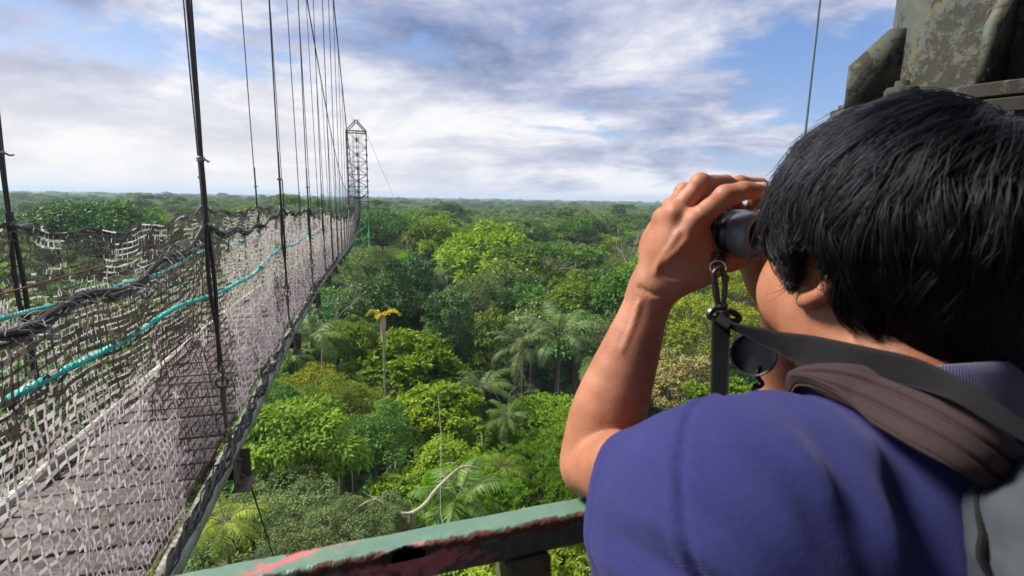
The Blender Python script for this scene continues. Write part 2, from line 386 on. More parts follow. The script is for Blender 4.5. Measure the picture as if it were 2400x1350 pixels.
def limbs(mb, c, trunk_top, base, r0, rng, every=1):
    pts = catmull([base, base + (trunk_top - base) * .6 + [rng.normal(0, .25), rng.normal(0, .25), 0], trunk_top - [0, 0, 1.5], trunk_top], 16)
    mb.tube(pts, np.linspace(r0, r0 * .5, 16), 8)
    for q in c[::every]:
        s = pts[-1] + (pts[-2] - pts[-1]) * rng.uniform(-.2, .9) ; mid = s * .45 + q * .55 + np.array([0, 0, -.12 * np.linalg.norm(q - s)]) + rng.normal(0, .12, 3)
        L = catmull([s, mid, q + (q - mid) * .25], 6); mb.tube(L, np.linspace(r0 * .42, r0 * .07, 6), 5, cap=False)
HT = 25.0
PROTO = {}
def tree_proto(key, seed, mat, R, H, nclump, per, L, W, bark=None, every=2, r0=.28, **kw):
    V, rnd, cl, c = crown(seed, R, H, nclump, per, L, W, **kw)
    z0 = HT - (V[:, 2].max()); V[:, 2] += z0; c = c + [0, 0, z0]
    rng = np.random.default_rng(seed + 5); mb = MB()
    limbs(mb, c, np.array([0, 0, z0 + H * .15]), np.array([0, 0, -14.0]), r0, rng, every)
    me = leaf_mesh('crown', V, rnd, cl); me.materials.append(G[mat])
    Fs = []
    if mb.f4: Fs.append(np.vstack(mb.f4))
    if mb.f3: Fs.append(np.vstack(mb.f3))
    mt = mesh_data('trunk', np.vstack(mb.v), Fs, True); mt.materials.append(bark or BARK)
    PROTO[key] = (me, mt, R)
def palm_proto(key, seed, mat, nf, Lf, Ll, Wl, arch=1.0, trunk=True, rise=.9, bark=None, tr=.12, dry=0):
    rng = np.random.default_rng(seed); V = []; rnd = []; cl = []; mb = MB(); zc = HT - Lf * .45 * rise
    Vd = []
    for f in range(nf + dry):
        a = f * 2.399 + rng.normal(0, .15); el = rise * (1.35 - 1.5 * ((f % nf) / nf)) + rng.normal(0, .08)
        if f >= nf: el = -1.2
        n = 14; t = np.linspace(0, 1, n); ang = el - arch * 1.5 * t ** 1.6
        ds = Lf / n * rng.uniform(.85, 1.1); r = np.cumsum(np.cos(ang)) * ds; z = np.cumsum(np.sin(ang)) * ds
        pts = np.stack([r * math.cos(a), r * math.sin(a), zc + z], 1); mb.tube(pts, np.linspace(.045, .01, n) * Lf / 3.5, 4, cap=False)
        m = 44; tt = np.linspace(.12, 1, m); pp = catmull(pts, m * 2)[(tt * (2 * m - 1)).astype(int)]
        T = unit(np.gradient(pp, axis=0)); side = np.array([-math.sin(a), math.cos(a), 0.0])
        for sgn in (-1, 1):
            prof = np.sin(np.pi * (tt * .86 + .10)) ** .6
            fwd = unit(side * sgn + T * .55 + np.array([0, 0, -.35]) + rng.normal(0, .12, (m, 3)))
            up = unit(np.cross(fwd, T) * -sgn + 1e-3)
            l = leaves(pp, fwd, np.where(up[:, 2:] < 0, -up, up), Ll, Wl, rng, .1, .35).reshape(m, 4, 3)
            l = pp[:, None] + (l - pp[:, None]) * prof[:, None, None]
            V.append(l.reshape(-1, 3)); rnd.append(rng.random(m)); cl.append(np.full(m, rng.random() if f < nf else 0))
    if trunk: mb.tube(catmull([(0, 0, -14), (.3, .1, 4), (0, 0, zc)], 12), np.linspace(tr * 1.3, tr, 12), 8)
    else: mb.tube(catmull([(0, 0, -14), (0, 0, zc)], 6), np.linspace(tr * 1.3, tr, 6), 8)
    me = leaf_mesh('crown', np.vstack(V), np.concatenate(rnd), np.concatenate(cl)); me.materials.append(G[mat])
    mt = mesh_data('trunk', np.vstack(mb.v), [np.vstack(mb.f4)] + ([np.vstack(mb.f3)] if mb.f3 else []), True); mt.materials.append(bark or PALE)
    PROTO[key] = (me, mt, Lf * .9)
def bare_proto(key, seed, R, H, r0=.16, depth=4):
    rng = np.random.default_rng(seed); mb = MB(); z0 = HT - H
    mb.tube(catmull([(0, 0, -14), (.2, 0, 8), (0, 0, z0)], 10), np.linspace(r0 * 1.5, r0, 10), 8)
    def grow(p, d, l, r, k):
        q = p + d * l; mid = (p + q) / 2 + rng.normal(0, l * .08, 3); mb.tube(catmull([p, mid, q], 6), np.linspace(r, r * .62, 6), 6, cap=False)
        if k == 0: return
        for _ in range(rng.integers(2, 4)):
            e = unit(d + rng.normal(0, .55, 3) + np.array([0, 0, .12])); grow(q, e, l * rng.uniform(.55, .85), r * .6, k - 1)
    for s in range(3):
        a = s * 2.1 + rng.random(); grow(np.array([0, 0, z0]), unit(np.array([math.cos(a) * .6, math.sin(a) * .6, .9])), H * .38, r0 * .8, depth)
    V = np.vstack(mb.v); mt = mesh_data('trunk', V, [np.vstack(mb.f4), np.vstack(mb.f3)], True); mt.materials.append(PALE)
    PROTO[key] = (None, mt, R)

# near kinds (leaves a few pixels long)
tree_proto('bigleaf', 11, 'fresh', 3.2, 4.6, 46, 330, .34, .13, droop=.8, csize=.30)
tree_proto('bigleaf2', 12, 'bright', 3.4, 4.2, 44, 330, .24, .17, droop=.4, csize=.30)
tree_proto('smallleaf', 13, 'olive', 3.2, 4.4, 60, 420, .15, .075, csize=.27)
tree_proto('shrubby', 14, 'grey', 3.6, 4.2, 60, 420, .17, .08, csize=.26)
tree_proto('darkleaf', 15, 'dark', 3.2, 4.6, 50, 380, .20, .09, csize=.29)
tree_proto('cecropia', 16, 'fresh', 3.4, 4.2, 48, 300, .34, .20, droop=.5, csize=.27, tuft=9, bark=PALE)
tree_proto('feather', 17, 'bright', 3.6, 3.2, 60, 330, .26, .07, droop=.1, csize=.24, tuft=12)
tree_proto('feather2', 37, 'lime', 3.2, 3.0, 46, 330, .24, .09, droop=.0, csize=.22, tuft=14)
tree_proto('yellowtop', 18, 'yellow', 2.2, 2.6, 30, 260, .17, .10, csize=.32)
tree_proto('creamflower', 19, 'cream', 3.0, 4.4, 56, 220, .20, .13, csize=.24, bark=PALE, every=1, tuft=6)
tree_proto('openlime', 20, 'lime', 4.2, 5.2, 70, 190, .22, .11, csize=.22, bark=PALE, every=1, r0=.16)
# middle distance kinds
tree_proto('m_bright', 21, 'bright', 5.0, 6.0, 60, 110, .50, .28, csize=.25)
tree_proto('m_fresh', 22, 'fresh', 4.6, 6.5, 56, 120, .46, .25, csize=.27)
tree_proto('m_dark', 23, 'dark', 4.6, 6.5, 56, 120, .44, .24, csize=.28)
tree_proto('m_deep', 24, 'deep', 3.6, 9.0, 60, 110, .40, .22, csize=.30, kind='column')
tree_proto('m_flat', 25, 'dark', 6.5, 3.8, 60, 110, .42, .2, csize=.18, kind='flat', bark=PALE, every=3, r0=.2)
tree_proto('m_olive', 26, 'olive', 4.4, 6.0, 64, 110, .42, .22, csize=.24)
tree_proto('m_open', 27, 'grey', 4.8, 7.0, 60, 70, .40, .2, csize=.2, bark=PALE, every=1, r0=.18)
tree_proto('m_vine', 28, 'olive', 3.4, 10.0, 64, 100, .36, .2, csize=.26, kind='column', droop=1.2)
tree_proto('m_flower', 29, 'flower', 3.6, 7.0, 50, 110, .38, .25, csize=.3)
tree_proto('m_darkround', 30, 'deep', 5.2, 6.0, 50, 120, .50, .27, csize=.3)
palm_proto('palm_big', 41, 'palmgrey', 18, 5.0, 1.05, .10, arch=1.0, rise=1.05, bark=BARK)
palm_proto('palm_mid', 42, 'palm', 15, 2.8, .62, .06, arch=.95, rise=.8, dry=3)
palm_proto('palm_low', 43, 'palm', 16, 3.4, .85, .08, arch=.8, rise=.7, bark=BARK)
palm_proto('palm_yellow', 44, 'lime', 13, 3.2, .8, .06, arch=1.1, rise=.6, bark=BARK)
bare_proto('bare', 51, 4, 7)
bare_proto('bare2', 52, 4, 8, .12, 5)
# far kinds
tree_proto('f_a', 61, 'far', 5.5, 6.5, 34, 60, .85, .55, csize=.27, every=9)
tree_proto('f_b', 62, 'far', 6.5, 5.0, 34, 55, .85, .55, csize=.22, kind='flat', every=6, bark=PALE)
tree_proto('f_c', 63, 'far', 4.6, 7.5, 32, 60, .8, .5, csize=.29, every=9)
tree_proto('f_d', 64, 'far', 6.0, 7.0, 38, 52, .85, .55, csize=.23, every=4, bark=PALE)
palm_proto('f_palm', 65, 'palm', 11, 3.4, .9, .22, arch=.95, rise=.85)

USED = []
def tree(key, top, width, label, cat='tree', group=None, name='rainforest_tree', rz=None, zs=1.0):
    me, mt, R = PROTO[key]; s = width / (2 * R)
    o = empty(name, (top[0], top[1], top[2] - HT * s * zs), RNG.uniform(0, 6.28) if rz is None else rz)
    o.scale = (s, s, s * zs); tag(o, label, cat, group)
    if me is not None: obj('crown', me, None, o)
    obj('trunk', mt, None, o)
    return o
def hero(px, py, wpx, dist, key, label, **kw):
    """crown top seen at px,py, crown wpx wide, dist metres off"""
    p = at_dist(px, py, dist); dd = np.linalg.norm(p - CAM); wm = wpx / FPX * ((p - CAM) @ cF)
    USED.append((p[0], p[1], wm / 2)); return tree(key, p, wm, label, **kw)
N_ = 'near forest trees'
hero(668, 935, 290, 24, 'bigleaf', 'glossy long-leaved bright green tree right beside the bridge deck')
hero(790, 852, 250, 34, 'smallleaf', 'dense olive green dome-shaped tree behind the glossy long-leaved tree')
hero(722, 846, 130, 38, 'yellowtop', 'small tree with yellow young leaves beside the bridge edge')
hero(655, 885, 130, 31, 'darkleaf', 'small dark tree with broad leaves between yellow-topped tree and bridge')
hero(930, 765, 270, 45, 'cecropia', 'fresh green broad-leaved tree behind the thin pale yellow-topped palm')
hero(880, 955, 190, 29, 'darkleaf', 'dark green tree to the right of the glossy long-leaved tree')
hero(620, 1115, 360, 19, 'shrubby', 'dull grey-green fine-leaved tree under the nearest bridge bracket')
hero(800, 1165, 260, 17.5, 'shrubby', 'grey-green fine-leaved tree just above the railing, left of the dead branch')
hero(1255, 905, 290, 36, 'bigleaf2', 'bright yellow-green rounded tree just left of the raised forearm')
hero(1010, 900, 210, 33, 'cecropia', 'broad-leaved tree in the dip between the olive dome and small palm')
hero(1075, 1045, 230, 26, 'bigleaf2', 'bright green tree behind the dead white branch')
hero(905, 1120, 230, 20.5, 'cecropia', 'bright broad-leaved tree crossed by the left twigs of the dead branch')
hero(1240, 1050, 330, 22, 'feather', 'bright feathery-leaved tree left of the bare elbow')
hero(1090, 1120, 260, 19, 'feather', 'feathery-leaved tree under the right end of the dead branch')
hero(1340, 1215, 420, 13.5, 'feather2', 'yellow-green feathery tree seen below the railing beside the post')
hero(1060, 1260, 400, 13, 'feather2', 'yellow-green feathery tree below the middle of the railing')
hero(640, 1290, 420, 13.5, 'shrubby', 'grey-green tree below the left end of the railing')
hero(1410, 980, 260, 27, 'feather', 'bright feathery tree hidden behind the raised forearm')
hero(1120, 512, 240, 92, 'm_bright', 'broad bright yellow-green tree standing out in the middle distance')
hero(1225, 585, 190, 80, 'm_fresh', 'fresh green tree right of the broad bright tree')
hero(1015, 500, 140, 108, 'm_fresh', 'tall rounded green tree left of the broad bright tree')
hero(958, 508, 110, 112, 'm_dark', 'dark green round tree right of the far lattice tower')
hero(895, 488, 130, 120, 'm_dark', 'dark tree directly right of the far lattice tower')
hero(1212, 600, 130, 72, 'm_flower', 'dark tree speckled with pale flowers at its top')
hero(1275, 565, 230, 84, 'm_flat', 'flat-topped dark tree on slanting pale limbs')
hero(1362, 628, 165, 60, 'm_olive', 'olive green domed tree left of the raised wrist')
hero(1350, 720, 190, 55, 'm_dark', 'dark green tree beneath the olive domed tree')
hero(1125, 640, 130, 62, 'm_open', 'open grey-green tree with pale branches in the middle')
hero(1150, 720, 130, 54, 'm_vine', 'tall tree draped with olive vines')
hero(1060, 670, 130, 56, 'm_deep', 'very dark column-shaped tree behind the fresh broad-leaved tree')
hero(970, 590, 150, 66, 'm_deep', 'dark tall tree below the rounded green tree')
hero(868, 575, 160, 74, 'm_open', 'pale twiggy grey-green tree beneath the far lattice tower')
hero(905, 640, 170, 62, 'm_darkround', 'dark round tree behind the yellow-topped palm')
hero(815, 735, 130, 47, 'm_olive', 'olive tree between bridge edge and yellow-topped palm')
hero(1250, 700, 120, 56, 'm_flower', 'tree hung with pale flowering creepers')
hero(1470, 625, 170, 58, 'm_dark', 'dark tree behind the raised forearm near the wrist')
hero(1450, 730, 170, 48, 'm_open', 'grey twiggy tree just left of the forearm')
hero(1420, 835, 150, 39, 'shrubby', 'grey-green bush-like tree at mid forearm height')
hero(1650, 672, 300, 46, 'openlime', 'light lime-green open tree behind the hanging binocular clip')
hero(1590, 826, 190, 36, 'creamflower', 'cream flowering tree between the forearm and the black strap')
hero(1730, 590, 200, 62, 'openlime', 'lime-green tree just below the binoculars')
hero(1740, 885, 220, 29, 'cecropia', 'round-leaved green tree below the hanging lens cap')
hero(1560, 560, 200, 85, 'm_fresh', 'fresh green tree hidden behind the raised hand')
hero(2420, 780, 330, 30, 'bigleaf', 'green tree seen behind the nape at the right')
hero(230, 463, 210, 118, 'm_dark', 'wide dark green tree beyond the left net')
hero(120, 470, 170, 124, 'm_darkround', 'dark round tree at the far left beyond the net')
hero(355, 480, 170, 130, 'm_olive', 'olive rounded tree beyond the left net')
hero(1345, 505, 90, 150, 'm_dark', 'small dark tree in the distance above the flat-topped tree')
hero(1050, 470, 70, 210, 'm_darkround', 'lone dark round tree near the skyline')
hero(880, 466, 26, 150, 'm_darkround', 'small dark bushy tree beside the tower platform')
# palms
hero(1312, 735, 230, 45, 'palm_big', 'large grey-green palm with upright arching fronds', cat='palm', name='palm_tree')
hero(1228, 772, 180, 44, 'palm_big', 'large arching palm left of the biggest palm', cat='palm', name='palm_tree')
hero(1132, 880, 170, 36, 'palm_mid', 'star-shaped small palm with pale thin trunk', cat='palm', name='palm_tree')
hero(1190, 955, 120, 32, 'palm_mid', 'small palm below and right of the star-shaped palm', cat='palm', name='palm_tree')
hero(728, 760, 190, 44, 'palm_low', 'dark spreading palm just right of the bridge deck', cat='palm', name='palm_tree')
hero(690, 815, 110, 40, 'palm_low', 'palm tucked against the bridge deck edge', cat='palm', name='palm_tree')
hero(1075, 1130, 260, 18.5, 'palm_low', 'dark palm under the dead white branch', cat='palm', name='palm_tree')
hero(1180, 1080, 150, 21, 'palm_yellow', 'yellow-green palm right of the dead branch', cat='palm', name='palm_tree')
hero(525, 1195, 220, 15.5, 'palm_yellow', 'drooping yellowish palm fronds under the bridge edge', cat='palm', name='palm_tree')
hero(1318, 700, 80, 58, 'palm_mid', 'slim palm with orange base above the biggest palm', cat='palm', name='palm_tree')
hero(1352, 572, 56, 88, 'palm_mid', 'small bluish palm in front of the flat-topped tree', cat='palm', name='palm_tree')
# bare trees
hero(1478, 528, 110, 92, 'bare', 'bare white-limbed tree left of the raised hand', name='bare_tree')
hero(748, 650, 150, 50, 'bare2', 'leafless twiggy tree against the bridge edge', name='bare_tree')
hero(955, 545, 60, 100, 'bare', 'pale forked bare tree right of the tower', name='bare_tree')
hero(1190, 850, 120, 42, 'bare2', 'thin leafless branches in front of the vine-draped tree', name='bare_tree')

# the thin pale palm with two yellow fronds
def yellow_palm():
    top = at_dist(897, 745, 38); o = empty('pole_palm', (top[0], top[1], FLOOR)); tag(o, 'thin pale palm trunk crowned by two short yellow-orange fronds', 'palm')
    h = top[2] - FLOOR; mb = MB(); mb.tube(catmull([(0.25, 0, 0), (.1, 0, h * .6), (0, 0, h)], 24), np.linspace(.13, .075, 24), 8); mb.build('trunk', PALE, o)
    mb = MB(); rng = np.random.default_rng(4)
    mb.tube([(0, 0, h - 1.9), (0, 0, h - 1.0), (0, 0, h - .2), (0, 0, h + .25)], [.10, .19, .22, .10], 10)
    mb.build('crown_shaft', bark_mat('palm_sheath', (.45, .33, .25)), o)
    V = []
    for a, l in ((math.pi, 1.15), (.15, 1.25), (-2.1, .55), (1.2, .6)):
        t = np.linspace(0, 1, 12); r = l * t; z = h + .1 + l * (1.25 * t - 1.15 * t ** 2.2)
        pts = np.stack([r * math.cos(a), r * math.sin(a), z], 1); T = unit(np.gradient(pts, axis=0))
        for k in range(12):
            for s in (-1, 1):
                sd = np.array([-math.sin(a), math.cos(a), 0]) * s
                n = 5; V.append(leaves(np.repeat(pts[k:k + 1], n, 0) + rng.normal(0, .03, (n, 3)), np.repeat((T[k] + sd * .5 + np.array([0, 0, -.4]))[None], n, 0) + rng.normal(0, .2, (n, 3)), np.tile([0., -1, .4], (n, 1)), .42 * math.sin(math.pi * (.15 + .8 * k / 11)), .16, rng))
    V = np.vstack(V); n = len(V) // 4; me = leaf_mesh('frond', V, rng.random(n), rng.random(n)); obj('frond', me, G['orange'], o)
yellow_palm()

# dead white branch in front, a fallen-forward limb of a dead tree
def dead_tree():
    D = 17.5
    A = lambda x, y, d=D: at_dist(x, y, d)
    fork = A(968, 1202); base = np.array([fork[0] - .2, fork[1] + .4, FLOOR]); o = empty('dead_tree', base); tag(o, 'dead tree with a crooked white branch above the railing', 'dead tree')
    mb = MB(base)
    mb.tube(catmull([base, A(962, 1330, D + .4), A(964, 1245), fork], 26), np.linspace(.22, .085, 26), 9)
    mb.build('trunk', PALE, o)
    dead = plain('dead_wood', (.44, .38, .31), .9, 0, 5, .5, .8, .03)
    mb = MB(base)
    mb.tube(catmull([fork, A(995, 1183), A(1020, 1150, D + .3), A(1042, 1128, D + .5), A(1072, 1100, D + .6), A(1095, 1093, D + .8), A(1122, 1098, D + 1)], 26), np.linspace(.088, .028, 26) * (1 + .12 * np.sin(np.arange(26) * 1.9)), 8)
    mb.tube(catmull([A(1085, 1096, D + .7), A(1110, 1108, D + .6), A(1135, 1118, D + .7)], 8), np.linspace(.03, .01, 8), 5)
    mb.tube(catmull([A(1080, 1100, D + .7), A(1060, 1085, D + .6), A(1040, 1088, D + .7)], 8), np.linspace(.03, .01, 8), 5)
    mb.tube(catmull([fork, A(940, 1203), A(912, 1190, D + .2), A(885, 1172, D + .3), A(862, 1160, D + .4), A(852, 1153, D + .3)], 22), np.linspace(.065, .016, 22) * (1 + .14 * np.sin(np.arange(22) * 2.3)), 8)
    mb.tube(catmull([A(880, 1170, D + .3), A(855, 1178, D + .3), A(820, 1205, D + .5)], 8), np.linspace(.035, .012, 8), 5)
    rg = np.random.default_rng(6)
    for (x, y) in ((1000, 1180), (1030, 1140), (1060, 1112), (1095, 1094), (925, 1198), (895, 1178), (870, 1163), (1010, 1165), (945, 1203)):
        p = A(x, y, D + .3); e = p + rg.normal(0, .28, 3) + [0, 0, .22]; mb.tube(catmull([p, (p + e) / 2 + rg.normal(0, .05, 3), e], 6), np.linspace(.016, .004, 6), 4)
    mb.build('branch', dead, o)
dead_tree()

# ---- fill: individuals out to ~150 m, then the far wood as one mass
def fill():
    groups = {
     'm_dark': ('dark green round-crowned tree in the middle of the forest canopy', 'dark canopy trees'),
     'm_fresh': ('fresh green round-crowned tree in the middle of the forest canopy', 'fresh green canopy trees'),
     'm_olive': ('olive green tree in the middle of the forest canopy', 'olive canopy trees'),
     'm_deep': ('very dark narrow tree in the shade of the forest canopy', 'narrow shaded trees'),
     'm_darkround': ('wide deep green tree in the forest canopy', 'wide deep green canopy trees'),
     'm_open': ('grey-green open tree with pale branches in the forest canopy', 'pale-branched canopy trees'),
     'm_flat': ('flat-topped tree on pale limbs among the forest canopy', 'flat-topped canopy trees'),
     'm_vine': ('tall vine-covered tree in the forest canopy', 'vine-covered canopy trees'),
     'm_bright': ('bright yellow-green tree in the forest canopy', 'bright canopy trees'),
     'palm_mid': ('small feathery palm among the forest trees', 'palms among the trees'),
    }
    keys = ['m_dark', 'm_fresh', 'm_olive', 'm_deep', 'm_darkround', 'm_open', 'm_flat', 'm_vine', 'm_bright', 'palm_mid']
    pr = np.array([.22, .15, .17, .08, .14, .07, .06, .05, .03, .03]); pr /= pr.sum()
    rng = np.random.default_rng(99); pts = list(USED); n = 0; cand = []
    for d0 in np.arange(18, 165, 1.1):
        for _ in range(int(1 + d0 * .10)):
            az = rng.uniform(-.86, .82); cand.append((d0 * math.sin(az), d0 * math.cos(az), d0))
    for (x, y, dd) in cand:
        low = dd < 62; r = rng.uniform(3.0, 4.6) if low else rng.uniform(3.6, 6.5)
        if n >= 255: break
        ok = all((x - a) ** 2 + (y - b) ** 2 > (r * .75 + c * (.55 if low else .8)) ** 2 for a, b, c in pts)
        if not ok: continue
        if low: zt = EYE - np.interp(dd, [18, 35, 62], [19.5, 20, 15.5]) + rng.normal(0, 1.2); key = rng.choice(['m_dark', 'm_deep', 'm_darkround', 'm_fresh', 'm_vine', 'palm_mid'], p=[.3, .17, .2, .15, .1, .08])
        else: zt = EYE - 12.5 + rng.normal(0, 1.6) + (3.0 if rng.random() < .1 else 0); key = rng.choice(keys, p=pr)
        if x < -.29 * y + 6 and x > -.29 * y - 7: zt = min(zt, EYE - 11)          # below the bridge
        pts.append((x, y, r)); lab, gr = groups[key]
        R = r * (1.25 if key == 'm_flat' else .8 if key in ('m_deep', 'm_vine') else .6 if key == 'palm_mid' else 1)
        tree(key, (x, y, zt), 2 * R, lab, group=gr, cat='palm' if key == 'palm_mid' else 'tree', name='palm_tree' if key == 'palm_mid' else 'rainforest_tree'); n += 1
    print('fill trees', n)
    return pts
FILLED = fill()

def scatter(name, pts, scl, rot, idx, protos, kind, label, cat):
    """instances of unlinked prototype meshes on points, one object"""
    coll = bpy.data.collections.new(name + '_kinds')
    for i, me in enumerate(protos):
        o = bpy.data.objects.new('%02d' % i, me); coll.objects.link(o)
    me = bpy.data.meshes.new(name); me.vertices.add(len(pts)); me.vertices.foreach_set('co', np.asarray(pts, np.float32).ravel())
    for nm, typ, arr, key in (('scl', 'FLOAT_VECTOR', scl, 'vector'), ('rot', 'FLOAT_VECTOR', rot, 'vector'), ('idx', 'INT', idx, 'value')):
        a = me.attributes.new(nm, typ, 'POINT'); a.data.foreach_set(key, np.asarray(arr, np.int32 if typ == 'INT' else np.float32).ravel())
    o = bpy.data.objects.new(name, me); col.objects.link(o); tag(o, label, cat, kind=kind)
    g = bpy.data.node_groups.new(name, 'GeometryNodeTree')
    g.interface.new_socket('Geometry', in_out='INPUT', socket_type='NodeSocketGeometry'); g.interface.new_socket('Geometry', in_out='OUTPUT', socket_type='NodeSocketGeometry')
    N = g.nodes; L = g.links; gi = N.new('NodeGroupInput'); go = N.new('NodeGroupOutput')
    ci = N.new('GeometryNodeCollectionInfo'); ci.inputs[0].default_value = coll; ci.inputs['Separate Children'].default_value = True; ci.inputs['Reset Children'].default_value = True
    ip = N.new('GeometryNodeInstanceOnPoints'); ip.inputs['Pick Instance'].default_value = True
    def att(nm, dt):
        a = N.new('GeometryNodeInputNamedAttribute'); a.data_type = dt; a.inputs['Name'].default_value = nm; return a.outputs[0]
    L.new(gi.outputs[0], ip.inputs['Points']); L.new(ci.outputs[0], ip.inputs['Instance'])
    L.new(att('idx', 'INT'), ip.inputs['Instance Index']); L.new(att('scl', 'FLOAT_VECTOR'), ip.inputs['Scale'])
    e = N.new('FunctionNodeEulerToRotation'); L.new(att('rot', 'FLOAT_VECTOR'), e.inputs[0]); L.new(e.outputs[0], ip.inputs['Rotation'])
    L.new(ip.outputs[0], go.inputs[0]); md = o.modifiers.new('scatter', 'NODES'); md.node_group = g
    return o
def far_forest():
    rng = np.random.default_rng(5); protos = [PROTO[q][0] for q in ('f_a', 'f_b', 'f_c', 'f_d', 'f_palm')]
    P_, S_, R_, I_ = [], [], [], []
    def ring(d0, d1, sp, sc, spread):
        n = int((d1 * d1 - d0 * d0) * spread / (sp * sp)); r = np.sqrt(rng.uniform(d0 * d0, d1 * d1, n)); a = rng.uniform(-spread, spread, n)
        x = r * np.sin(a); y = r * np.cos(a); s = sc * rng.uniform(.65, 1.3, n)
        hill = 2.0 * np.sin(x * .006 + 1) * np.cos(y * .0045) + 1.3 * np.sin(x * .017 + y * .011)
        top = EYE - 12.3 + rng.normal(0, 2.3, n) + hill + np.where(rng.random(n) < .07, rng.uniform(3, 8, n), 0)
        top = np.minimum(top, EYE + 2)
        idx = rng.choice(5, n, p=[.3, .2, .25, .22, .03])
        P_.append(np.stack([x, y, top - HT * s], 1)); S_.append(np.stack([s, s, s], 1)); I_.append(idx)
        R_.append(np.stack([np.zeros(n), np.zeros(n), rng.uniform(0, 6.28, n)], 1))
    ring(112, 420, 8.2, 1.0, 1.15); ring(420, 1100, 11.5, 1.25, 1.1); ring(1100, 2600, 21, 2.0, 1.05); ring(2600, 6000, 48, 3.4, 1.0)
    Pn = np.vstack(P_); far = (np.hypot(Pn[:, 0], Pn[:, 1]) > 160) | np.array([True] * len(Pn))
    # keep clear of the individual trees
    A = np.array([(a, b, c) for a, b, c in FILLED]); near = np.hypot(Pn[:, 0], Pn[:, 1]) < 180
    keep = np.ones(len(Pn), bool); ii = np.where(near)[0]
    d = np.hypot(Pn[ii, 0][:, None] - A[:, 0], Pn[ii, 1][:, None] - A[:, 1]); keep[ii] = (d > A[:, 2] * .9 + 2.5).all(1)
    scatter('far_rainforest', Pn[keep], np.vstack(S_)[keep], np.vstack(R_)[keep], np.concatenate(I_)[keep], protos, 'stuff', 'rainforest canopy stretching away to the horizon', 'forest')
    print('far', keep.sum())
far_forest()
def undergrowth():
    rng = np.random.default_rng(8)
    V, r, c, _ = crown(71, 2.4, 2.4, 20, 80, .5, .24, csize=.4); m1 = leaf_mesh('bush', V, r, c); m1.materials.append(G['deep'])
    V, r, c, _ = crown(72, 2.4, 3.4, 20, 80, .45, .22, csize=.4); m2 = leaf_mesh('bush_tall', V, r, c); m2.materials.append(G['dark'])
    n = 2200; d = np.sqrt(rng.uniform(8 ** 2, 130 ** 2, n)); a = rng.uniform(-1.1, 1.1, n); x = d * np.sin(a); y = d * np.cos(a)
    z = FLOOR - 2 + rng.uniform(0, 9, n) * (rng.random(n) < .7); s = rng.uniform(.8, 1.8, n)
    scatter('undergrowth', np.stack([x, y, z], 1), np.stack([s, s, s], 1), np.stack([n * [0], n * [0], rng.uniform(0, 6.28, n)], 1), rng.integers(0, 2, n), [m1, m2], 'stuff', 'dark leafy undergrowth filling the forest floor', 'undergrowth')
undergrowth()
# ================================================================ suspended walkway
TH = math.radians(-15.86)
bU = np.array([math.sin(TH), math.cos(TH), 0.0]); bN = np.array([math.cos(TH), -math.sin(TH), 0.0]); ZZ = np.array([0, 0, 1.0])
def B(s, lat, z):
    """point on the bridge: s along, lat across (negative = left), z above the eye"""
    s = np.asarray(s, float)[..., None]; lat = np.asarray(lat, float)[..., None]; z = np.asarray(z, float)[..., None]
    return CAM + bU * s + bN * lat + ZZ * z
_ds = [-1.5, 3.3, 6, 9, 11.5, 18, 28, 45, 62, 85, 100, 110]; _dz = [-1.5, -1.5, -1.45, -1.5, -1.6, -1.95, -2.5, -3.25, -3.85, -3.7, -2.7, -1.9]
_g = np.linspace(-1.5, 110, 1200); _h = np.interp(_g, _ds, _dz); _kk = np.hanning(41); _kk /= _kk.sum(); _hp = np.convolve(np.pad(_h, 20, 'edge'), _kk, 'valid')
def deck(s): return np.interp(s, _g, _hp)
HS = 3.3 + 2.75 * np.arange(-1, 39); LEN = 109.0; LR, LL = -.872, -1.61
def latL(s): return LL - .17 * np.exp(-((np.asarray(s, float) - 3.3) / 1.6) ** 2)
def top_z(s, side):
    s = np.asarray(s, float); ph = ((s - HS[0]) / 2.75) % 1.0; i = np.floor((s - HS[0]) / 2.75)
    sag = np.where(i == 0, .165, .12 + .05 * np.sin(i * 2.3 + side)) if side > 0 else .09 + .03 * np.sin(i * 1.7)
    return deck(s) + 1.32 - sag * (4 * ph * (1 - ph)) ** .8 - .02 * np.sin(s * 9) * (ph > .05)
bridge = empty('suspension_bridge', B(0, -1.25, -1.6)); tag(bridge, 'long netted rope-and-plank suspension walkway leading away to the lattice tower', 'suspension bridge')
BO = np.array(bridge.location)
def mk(): m = MB(BO); return m
# deck planks
rng = np.random.default_rng(3); s = -.9; k_ = 0; far = mk()
while s < LEN:
    z = float(deck(s)); wd = .15 + rng.uniform(-.008, .006); sl = float(deck(s + .2) - deck(s)) / .2
    X = bN + ZZ * rng.normal(0, .006); Y = bU + ZZ * (sl + rng.normal(0, .01)); c = B(s + .085, -1.29 + rng.normal(0, .006), z - .015 + rng.normal(0, .003))
    if k_ < 99:
        o = MB(BO); o.box(c, (.78, wd, .03), X, Y, bev=.004); q = o.build('plank', m_plank, bridge, False); q['label'] = None if False else 'weathered deck plank'; del q['label']
    else: far.box(c, (.78, wd, .03), X, Y)
    s += .172; k_ += 1
o = far.build('planking', m_plank, bridge, False); tag(o, kind='stuff')
